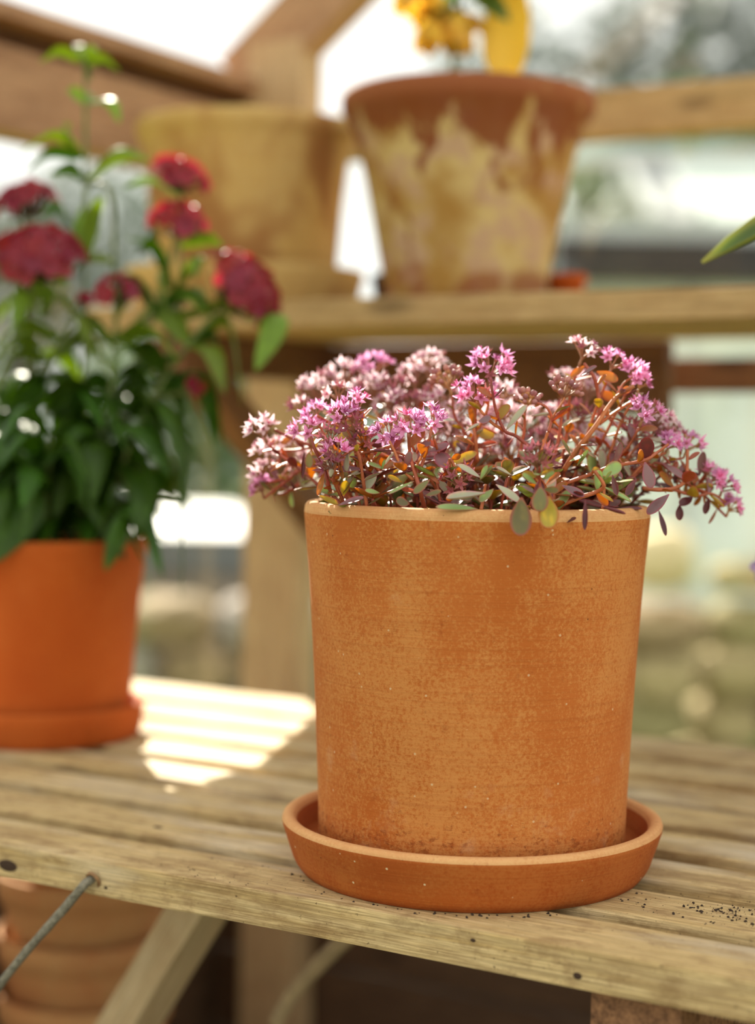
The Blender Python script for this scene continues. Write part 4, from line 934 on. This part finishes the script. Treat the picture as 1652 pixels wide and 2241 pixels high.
# low rosettes filling the pot mouth
for q in range(80):
    a = rs.uniform(0, 6.28); rad = .085 * math.sqrt(rs.uniform(.03, 1)); z = .204 + rs.uniform(0, .030)
    c0 = PC + Vector((rad * math.cos(a), rad * math.sin(a), z))
    vs, fs = [], []; g0 = PC + Vector((rad * .9 * math.cos(a), rad * .9 * math.sin(a), .190))
    tube(vs, fs, smoothpath([g0, g0.lerp(c0, .5) + Vector((rs.uniform(-.003, .003), rs.uniform(-.003, .003), 0)), c0], 3), .0010, .0008, 5)
    link('stem', mesh('stem', local(vs, g0), fs, M_SSTEM), sedum, T(g0))
    kk = rs.choice(['green', 'green', 'olive', 'pale', 'yellow', 'maroon', 'purple', 'amber'])
    for j in range(rs.choice((3, 4, 4))):
        b_ = a + j * 1.7 + rs.uniform(-.4, .4); L = rs.uniform(.011, .020)
        d = Vector((math.cos(b_), math.sin(b_), rs.uniform(.05, .8))).normalized()
        addleaf(kk, c0, c0 + d * L, L * rs.uniform(.45, .62), Vector((-d.x * .4, -d.y * .4 - .15, 1)).normalized())
sleaves.sort(key=lambda x: x[0])
KN = list(SED); extra_v, extra_f, extra_a = [], [], []
for i, (_, kd, b, t, w, nr) in enumerate(sleaves):
    if i < 300: putleaf(sedum, SLEAF[kd], b, t, w, nr, rs)
    else:
        L = (t - b).length; m = frame(t - b, nr, b) @ Matrix.Diagonal((L, w, L * .55, 1)); me = rs.choice(SLEAF[kd]); b0 = len(extra_v)
        extra_v += [m @ v.co for v in me.vertices]; extra_a += [x.value for x in me.attributes['edge'].data]
        extra_f += [(tuple(b0 + k for k in p.vertices), KN.index(kd)) for p in me.polygons]
link('rear_leaves', mesh('rear_leaves', local(extra_v, o_), [f for f, _ in extra_f], [SED[k] for k in KN], True, [i for _, i in extra_f], extra_a), sedum, T(o_), kind='stuff')

# ------------------------------------------------------------------ crimson sweet william in the left pot
sw = thing('sweet_william', 'leafy plant with glossy dark leaves and crimson flower clusters in the orange pot', 'plant', T(LP + Vector((0, 0, .145))))
rd = random.Random(21)
def bladeleaf(parent, b, m_, t, w, mt, rnd, rl=.6):
    """long leaf following the arc b-m-t, built in world shape then moved to its base"""
    path = smoothpath([b, m_, t], 5); n = len(path); vs, fs, at = [], [], []
    ref = (t - b).cross(m_ - b); ref = ref.normalized() if ref.length > 1e-7 else Vector((1, 0, 0))
    sd = ref.copy(); sd.rotate(Matrix.Rotation(rnd.choice((-1, 1)) * rnd.uniform(rl * .5, rl), 3, (t - b).normalized()))
    for s in (1, -1):
        for i, p in enumerate(path):
            f = i / (n - 1); d = (path[min(i + 1, n - 1)] - path[max(0, i - 1)]).normalized()
            y = (sd - d * sd.dot(d)).normalized(); z = d.cross(y); ww = max(.04, math.sin(math.pi * (f ** .85 * .97 + .015)) ** .8) * w * .5
            for q in (-1, -.5, 0, .5, 1):
                vs.append(p + y * q * ww + z * (abs(q) * ww * .28 + s * .00035 * (1 - abs(q)))); at.append(abs(q) ** 2)
    o = n * 5
    for i in range(n - 1):
        for j in range(4):
            a = i * 5 + j; fs.append((a, a + 5, a + 6, a + 1)); fs.append((o + a, o + a + 1, o + a + 6, o + a + 5))
    return link('leaf', mesh('leaf', local(vs, b), fs, mt, True, None, at), parent, T(b))
spaths = []
for pts in DSTEMS:
    P_ = smoothpath([LP + Vector(p) for p in pts], 8); spaths.append(P_)
    vs, fs = [], []; tube(vs, fs, P_, .0023, .0014, 7)
    link('stem', mesh('stem', local(vs, P_[0]), fs, M_DSTEM), sw, T(P_[0]))
for b, m_, t, w in DLEAVES:
    zt = b[2]
    bladeleaf(sw, LP + Vector(b), LP + Vector(m_), LP + Vector(t), w, M_DLEAF2 if zt > .31 and rd.random() < .75 else M_DLEAF, rd, 1.15)
for P_ in spaths[:8]:
    L = len(P_)
    for q in range(1, 8):
        f = q / 8.5; i = min(L - 2, int(f * (L - 1))); p = P_[i]; d = (P_[i + 1] - P_[i]).normalized()
        if p.z > LP.z + .40 or (p.z > LP.z + .275 and rd.random() < .55): continue
        s0 = d.orthogonal().normalized(); s0.rotate(Matrix.Rotation(q * 1.57 + rd.uniform(-.3, .3), 3, d))
        for sg in (1, -1):
            ln = rd.uniform(.055, .095) * (1.05 - .35 * f); o = (s0 * sg + ZV * .35).normalized()
            mp = p + o * ln * .55; tp = p + (s0 * sg) * ln * .95 - ZV * ln * rd.uniform(.05, .45)
            bladeleaf(sw, p, mp, tp, rd.uniform(.015, .023), M_DLEAF2 if p.z > LP.z + .30 else M_DLEAF, rd)
for q in range(13):      # leafy side shoots without flowers
    a = q * 2.4 + rd.uniform(-.3, .3); r_ = rd.uniform(.015, .055); top = LP + Vector((math.cos(a) * r_ * 1.7, math.sin(a) * r_ * 1.3, rd.uniform(.20, .275)))
    P_ = smoothpath([LP + Vector((math.cos(a) * r_ * .7, math.sin(a) * r_ * .7, .145)), LP + Vector((math.cos(a) * r_ * 1.3, math.sin(a) * r_, .20)), top], 6)
    vs, fs = [], []; tube(vs, fs, P_, .002, .0013, 6); link('stem', mesh('stem', local(vs, P_[0]), fs, M_DSTEM), sw, T(P_[0]))
    for k in range(2, len(P_), 2):
        p = P_[k]; s0 = Vector((math.cos(a + k), math.sin(a + k), 0))
        for sg in (1, -1):
            ln = rd.uniform(.05, .085); bladeleaf(sw, p, p + (s0 * sg + ZV * .5).normalized() * ln * .55, p + s0 * sg * ln * .9 - ZV * ln * rd.uniform(.0, .5), rd.uniform(.014, .022), M_DLEAF, rd)
def dfloret(seed):
    rr = random.Random(seed); vs, fs = [], []
    for p in range(5):
        a = 2 * math.pi * p / 5 + rr.uniform(-.1, .1); b = len(vs); tl = rr.uniform(-.05, .3)
        vs.append(Vector((0, 0, 0)))
        rows = ((.45, .28), (.85, .56), (1.02, .50))
        for (t, w) in rows:
            for k in range(5):
                q = (k / 2 - 1) * w; tt = t * (1 - .05 * abs(k - 2)) + (rr.uniform(-.07, .07) if t > 1 else 0)
                vs.append(Vector((tt * math.cos(a + q / max(t, .3)), tt * math.sin(a + q / max(t, .3)), tl * t * t + rr.uniform(-.05, .05))))
        for k in range(4): fs.append((b, b + 1 + k, b + 2 + k))
        for r_ in range(2):
            for k in range(4):
                x = b + 1 + r_ * 5 + k; fs.append((x, x + 5, x + 6, x + 1))
    n0 = len(fs); tube(vs, fs, [Vector((0, 0, -1.2)), Vector((0, 0, -.02))], .16, .2, 5)
    return mesh('floret', vs, fs, [M_DPET, M_DCAL], True, [0] * n0 + [1] * (len(fs) - n0))
DF = [dfloret(s) for s in range(4)]
for (hx, hy, hz), r, nrm in DHEADS:
    H = LP + Vector((hx, hy, hz)); nrm = Vector(nrm).normalized(); fr = frame(nrm.orthogonal(), nrm).to_3x3()
    base = H - nrm * r * .75
    vs, fs = [], []; n = max(4, int((r / .0068) ** 2 * 1.25)); tips = []
    for q in range(n):
        f = (q + .5) / n; th = math.acos(1 - f * .92); ph = q * 2.39996
        dv = fr @ Vector((math.sin(th) * math.cos(ph), math.sin(th) * math.sin(ph), math.cos(th) * .62))
        tip = H - nrm * r * .25 + dv * r * rd.uniform(.86, 1.06); n2 = (dv.normalized() + nrm * .35).normalized(); tips.append((tip, n2))
        tube(vs, fs, [base, base.lerp(tip, .5) - nrm * r * .05, tip - n2 * .006], .0011, .0009, 4)
    for q in range(10):
        a = q * .628; dv = fr @ Vector((math.cos(a), math.sin(a), .15)); tube(vs, fs, [base, base + dv * r * .5, base + dv * r * .95 + nrm * r * .2], .0016, .0003, 4)
    hd = link('flower_head', mesh('flower_head', local(vs, base), fs, M_DCAL), sw, T(base))
    for tip, n2 in tips:
        sz = rd.uniform(.0080, .0102) * (1 if r > .012 else .6)
        link('floret', rd.choice(DF), hd, frame(n2.orthogonal(), n2, tip) @ Matrix.Rotation(rd.uniform(0, 6), 4, 'Z') @ Matrix.Diagonal((sz, sz, sz, 1)))

# ------------------------------------------------------------------ yellow flowers above the stained pot
ro = random.Random(31)
yp = thing('yellow_flower_plant', 'upright stem with drooping yellow petals and green leaves in the red-stained pot', 'plant', T(W(-.302, .55, SZ + .165)))
C0 = W(-.302, .55, SZ)
def YP(x, z, y=0.0): return C0 + Vector((x, y, z))
vs, fs = [], []; tube(vs, fs, smoothpath([YP(-.018, .16, 0), YP(-.015, .22), YP(-.010, .275), YP(.0, .34)], 6), .0028, .002, 7)
link('stem', mesh('stem', local(vs, YP(-.018, .16)), fs, M_DSTEM), yp, T(YP(-.018, .16)))
YL = [leafmesh('petal', M_YPET, 7, 5, 'ob', .5, .25, .02)]
GLm = [leafmesh('leaf', M_BLEAF, 9, 5, 'nar', .3, .2, .02)]
for cx, cz, n, s in ((-.048, .292, 7, .030), (-.024, .262, 9, .034), (-.030, .285, 8, .030), (-.006, .272, 6, .024), (-.010, .212, 4, .014), (.03, .33, 6, .03)):
    c_ = YP(cx, cz, ro.uniform(-.02, .01))
    hd = link('blossom', None, yp, T(c_))
    vs, fs = [], []; tube(vs, fs, smoothpath([YP(-.012, max(.2, cz - .02)), c_ + Vector((0, 0, .008)), c_], 3), .0012, .0012, 5)
    link('stalk', mesh('stalk', local(vs, c_), fs, M_DSTEM), hd, T(c_))
    for q in range(n):
        a = q * 6.283 / n + ro.uniform(-.3, .3); d = Vector((math.cos(a) * .8, math.sin(a) * .8, -.55)).normalized()
        link('petal', YL[0], hd, frame(d, Vector((d.x, d.y, 1)), c_) @ Matrix.Diagonal((s * 1.15, s * .85, s, 1)))
for b, t, w in (((-.008, .30), (.035, .262), .026), ((-.008, .31), (.045, .29), .028), ((-.01, .29), (-.035, .265), .016), ((-.004, .32), (.02, .36), .03), ((-.01, .32), (-.04, .345), .028)):
    p, q = YP(b[0], b[1], -.005), YP(t[0], t[1], -.03); link('leaf', GLm[0], yp, frame(q - p, Vector((0, -.8, .6)), p) @ Matrix.Diagonal(((q - p).length, w, .03, 1)))
p, q = YP(.040, .31, .0), YP(.034, .196, .0)     # long drooping golden leaf
link('leaf', leafmesh('leaf', M_YPET, 9, 5, 'nar', .5, .06, .02), yp, frame(q - p, Vector((-.35, -.9, .1)), p) @ Matrix.Diagonal(((q - p).length, .048, .06, 1)), label='long drooping golden leaf')
vs, fs = [], []; tube(vs, fs, smoothpath([YP(-.004, .30), YP(.02, .325), YP(.040, .31)], 4), .0014, .0012, 5)
link('stalk', mesh('stalk', local(vs, YP(-.004, .30)), fs, M_DSTEM), yp, T(YP(-.004, .30)))

# ------------------------------------------------------------------ neighbour plant whose leaf reaches into view on the right
NP = Vector((.385, 1.13, Z0))
npp = [(.045, 0), (.049, .0006), (.050, .004), (.062, .085), (.068, .087), (.069, .108), (.0665, .110), (.064, .087), (.055, .05)]
pot('terracotta_pot', 'terracotta pot at the bench end holding a tall broad-leaved plant', T(NP), npp, M_TCN, .058, .092, None, 12)
bpnt = thing('broad_leaved_plant', 'tall plant with yellow-edged green leaves beside the sedum pot', 'plant', T(NP + Vector((0, 0, .092))))
stem_p = smoothpath([NP + Vector((0, 0, .09)), NP + Vector((-.01, 0, .2)), NP + Vector((-.025, -.01, .33)), NP + Vector((-.03, -.015, .46))], 6)
vs, fs = [], []; tube(vs, fs, stem_p, .003, .002, 7)
link('stem', mesh('stem', local(vs, stem_p[0]), fs, M_DSTEM), bpnt, T(stem_p[0]))
BLm = [leafmesh('leaf', M_BLEAF, 9, 5, 'nar', .35, .12, .02)]
b0 = NP + Vector((-.03, -.015, .44))
for t, w in ((Vector((.1955, 1.05, Z0 + .3635)), .026), (NP + Vector((.12, -.05, .40)), .03), (NP + Vector((.02, .10, .46)), .03), (NP + Vector((.05, -.11, .36)), .03)):
    link('leaf', BLm[0], bpnt, frame(t - b0, Vector((-.3, -.5, .8)), b0) @ Matrix.Diagonal(((t - b0).length, w, .06, 1)))
for q in range(26):  # extra unseen leaves, added to cut the light coming from the right
    p = stem_p[4 + q % (len(stem_p) - 5)]; a = -1.9 + (q * 2.4) % 4.6; d = Vector((math.cos(a), math.sin(a), .25)); ln = .10 + .03 * (q % 3)
    if p.x + d.x * ln < .28: d.x = abs(d.x)
    link('leaf', BLm[0], bpnt, frame(d, Vector((0, -.2, 1)), p) @ Matrix.Diagonal((ln, .034, .06, 1)))
fc = Vector((.2505, 1.10, Z0 + .168))
vs, fs = [], []; tube(vs, fs, smoothpath([NP + Vector((-.012, 0, .15)), NP + Vector((-.08, -.02, .20)), fc], 5), .0013, .001, 5)
link('stalk', mesh('stalk', local(vs, fc), fs, M_DSTEM), bpnt, T(fc))
pm = leafmesh('petal', M_LILAC, 7, 5, 'ob', .3, .1, .02)
for q in range(6):
    a = q * 1.047; d = Vector((math.cos(a) * .7, -.4, math.sin(a) * .7)).normalized(); link('petal', pm, bpnt, frame(d, Vector((0, -1, .2)), fc) @ Matrix.Diagonal((.013, .008, .01, 1)))

# ------------------------------------------------------------------ outside: stones, neighbouring glasshouse, cold frame, trees
rg = random.Random(41)
def stonemesh(seed):
    bm = bmesh.new(); bmesh.ops.create_icosphere(bm, subdivisions=2, radius=.5); rr = random.Random(seed)
    for v in bm.verts:
        for ax in range(3): v.co[ax] = math.copysign(min(abs(v.co[ax]), .40), v.co[ax]) * (1 + rr.uniform(-.09, .09))
    me = bpy.data.meshes.new('stone'); bm.to_mesh(me); bm.free(); return me
sw_ = thing('stone_wall', 'low dry stone garden wall outside the greenhouse', 'wall', T(Vector((0, 5.2, -.055))))
for course in range(4):
    x = -1.35 + rg.uniform(0, .1); z = -.055 + .085 + course * .145
    while x < 1.75:
        L = rg.uniform(.16, .32); base = stonemesh(rg.randrange(99)); base.materials.append(M_STONE[(0 if rg.random() < .35 else rg.randrange(4)) if x > .3 else rg.choice((2, 2, 3))])
        link('stone', base, sw_, T(Vector((x + L / 2, 5.2 + rg.uniform(-.05, .05), z))) @ Matrix.Rotation(rg.uniform(-.1, .1), 4, 'X') @ Matrix.Diagonal((L * 1.2, .30, .185, 1)))
        x += L
def boulder(p, s, m, label):
    me = stonemesh(rg.randrange(99)); me.materials.append(m)
    for q in me.polygons: q.use_smooth = True
    link('boulder', me, None, T(p) @ Matrix.Diagonal((*s, 1)), label=label, category='stone')
boulder(Vector((.86, 5.15, .675)), (.26, .24, .22), M_CREAM, 'rounded cream stone on top of the garden wall')
boulder(Vector((1.12, 5.15, .625)), (.28, .2, .12), M_STONE[0], 'flat tan stone on the garden wall')
# cold frame, white lid
cf = thing('cold_frame', 'cold frame with a pale lid standing behind the garden wall', 'cold frame', T(Vector((-.75, 6.1, -.055))))
link('box', box('box', 1.5, .55, .62, M_STONE[2], .01), cf, T(Vector((-.75, 6.1, .255))))
link('lid', box('lid', 1.56, .62, .14, M_LID, .01), cf, T(Vector((-.75, 6.08, .66))) @ Matrix.Rotation(.12, 4, 'X'))
# glasshouse on the right
gh = thing('glasshouse', 'white-framed glasshouse with dark gutter beyond the gable window', 'glasshouse', T(Vector((2.1, 7.4, -.055))))
def gbox(name, x0, x1, y0, y1, z0, z1, m, bev=.004): return link(name, box(name, x1 - x0, y1 - y0, z1 - z0, m, bev), gh, T(Vector(((x0 + x1) / 2, (y0 + y1) / 2, (z0 + z1) / 2))))
gbox('plinth', .72, 3.6, 7.0, 7.2, -.055, .34, M_STONE[1])
gbox('gutter', .70, 3.6, 6.90, 7.12, 1.665, 1.84, M_GUTTER)
gbox('fascia', .72, 3.6, 6.98, 7.1, 1.84, 1.92, M_WHITE)
for k in range(6): gbox('post', .72 + k * .52, .77 + k * .52, 7.03, 7.1, .34, 1.665, M_WHITE)
for k in range(5): gbox('pane', .775 + k * .52, 1.235 + k * .52, 7.06, 7.07, .345, 1.66, M_FROST, 0)
def roofpart(name, x, w, m, lift=.0, th=.012):
    p, q = Vector((x, 7.0, 1.925 + lift)), Vector((x, 7.92, 2.29 + lift))
    return link(name, box(name, (q - p).length, w, th, m, .0), gh, frame(q - p, Vector((0, -.37, .93)), (p + q) / 2))
for x in (.745, 1.11, 1.30, 1.82, 2.34, 2.86, 3.38): roofpart('roof_bar', x, .04, M_WHITE, .02, .03)
for x, w, m in ((.93, .32, M_GLASS), (1.205, .15, M_GREYROOF), (1.56, .47, M_FROST), (2.08, .47, M_FROST), (2.60, .47, M_FROST), (3.12, .47, M_FROST)): roofpart('roof_pane', x, w, m)
gbox('ridge', .70, 3.6, 7.88, 7.96, 2.28, 2.36, M_WHITE)
vs, fs = [], []; tube(vs, fs, [Vector((0, 0, .24)), Vector((0, 0, .05))], .025, .025, 8); ball(vs, fs, Vector((0, 0, .04)), .05, ZV, 1, 10, 6)
link('drop_finial', mesh('drop_finial', vs, fs, M_WHITE), gh, T(Vector((1.075, 7.86, 2.05))))
# trees and shrubs
def foliage(parent, c, rad, n, s, m, seed, squash=.9):
    rr = random.Random(seed); vs, fs = [], []
    for _ in range(n):
        while True:
            p = Vector((rr.uniform(-1, 1), rr.uniform(-1, 1), rr.uniform(-1, 1)))
            if p.length < 1: break
        p = Vector((p.x * rad, p.y * rad, p.z * rad * squash)); d = Vector((rr.uniform(-1, 1), rr.uniform(-1, 1), rr.uniform(-1, 1))).normalized(); q = d.orthogonal().normalized(); k = s * rr.uniform(.6, 1.3); b = len(vs)
        nrm = d.cross(q)
        vs += [p - d * k, p + q * k * .35 + nrm * k * .06, p + d * k, p - q * k * .35 + nrm * k * .06]; fs += [(b, b + 1, b + 2), (b, b + 2, b + 3)]
    return link('foliage', mesh('foliage', vs, fs, m, False), parent, T(c), kind='stuff')
def tree(name, label, base, h, crowns, m, seed, group=None):
    t = thing(name, label, 'tree', T(base), group); top = base + Vector((0, 0, h))
    vs, fs = [], []; tube(vs, fs, smoothpath([Vector((0, 0, 0)), Vector((.06, 0, h * .4)), Vector((0, 0, h))], 6), .10, .03, 8)
    for i, (c_, r_, n, s) in enumerate(crowns):
        b = Vector((0, 0, h * .55)); tube(vs, fs, smoothpath([b, (b + Vector(c_)) / 2 + Vector((0, 0, .15)), Vector(c_)], 4), .04, .012, 6)
    link('trunk', mesh('trunk', vs, fs, M_BARK), t, T(base))
    for i, (c_, r_, n, s) in enumerate(crowns): foliage(t, base + Vector(c_), r_, n, s, m, seed + i)
G0 = -.055
tree('tree', 'grey-green tree with loose crown beyond the glasshouse', Vector((2.6, 12.6, G0)), 4.0, [((-.6, 0, 3.7), .75, 800, .10), ((.5, .2, 3.4), .8, 1000, .10), ((.0, 0, 4.6), .9, 900, .10), ((1.3, 0, 4.3), .8, 800, .10)], M_TREEL, 100)
tree('tree', 'thin grey tree seen above the red-stained pot', Vector((.95, 14.0, G0)), 3.8, [((0, 0, 4.1), .6, 330, .10), ((.3, .2, 3.4), .5, 240, .10), ((-.5, .2, 3.2), .5, 200, .10)], M_TREEL, 120)
def shrub(name, label, c, rad, n, s, m, seed, squash, cat='shrub'):
    t = thing(name, label, cat, T(Vector((c[0], c[1], G0))))
    vs, fs = [], []
    for k in range(5): tube(vs, fs, smoothpath([Vector((.03 * k, 0, 0)), Vector((.1 * (k - 2), .05, c[2] * .5)), Vector((.2 * (k - 2), .05 * k, c[2]))], 4), .025, .008, 5)
    link('stems', mesh('stems', vs, fs, M_BARK), t, T(Vector((c[0], c[1], G0))))
    foliage(t, Vector(c), rad, n, s, m, seed, squash)
shrub('hedge_shrub', 'dark green shrub behind the glasshouse roof', (1.75, 9.7, 1.75), 1.15, 11000, .07, M_HEDGEL, 140, 1.1)
shrub('hedge_shrub', 'grey-green shrub rising behind the cold frame', (-.70, 8.0, .85), .85, 4600, .06, M_HEDGEL, 150, 1.0)
shrub('hedge_shrub', 'pale loose shrub outside the side wall behind the crimson-flowered plant', (-2.45, 7.6, .80), .85, 2600, .06, M_PALEH, 160, 1.0)
shrub('hedge_shrub', 'broad green shrub on the lawn well beyond the side wall', (-4.4, 8.2, .95), 1.0, 4200, .07, M_HEDGEL, 165, 1.0)
tree('tree', 'small grey-green tree beyond the left side wall', Vector((-2.2, 10.5, G0)), 2.4, [((0, 0, 1.9), .75, 1100, .07), ((.55, 0, 2.2), .6, 700, .07), ((-.6, 0, 2.1), .6, 600, .07)], M_TREEL, 170)
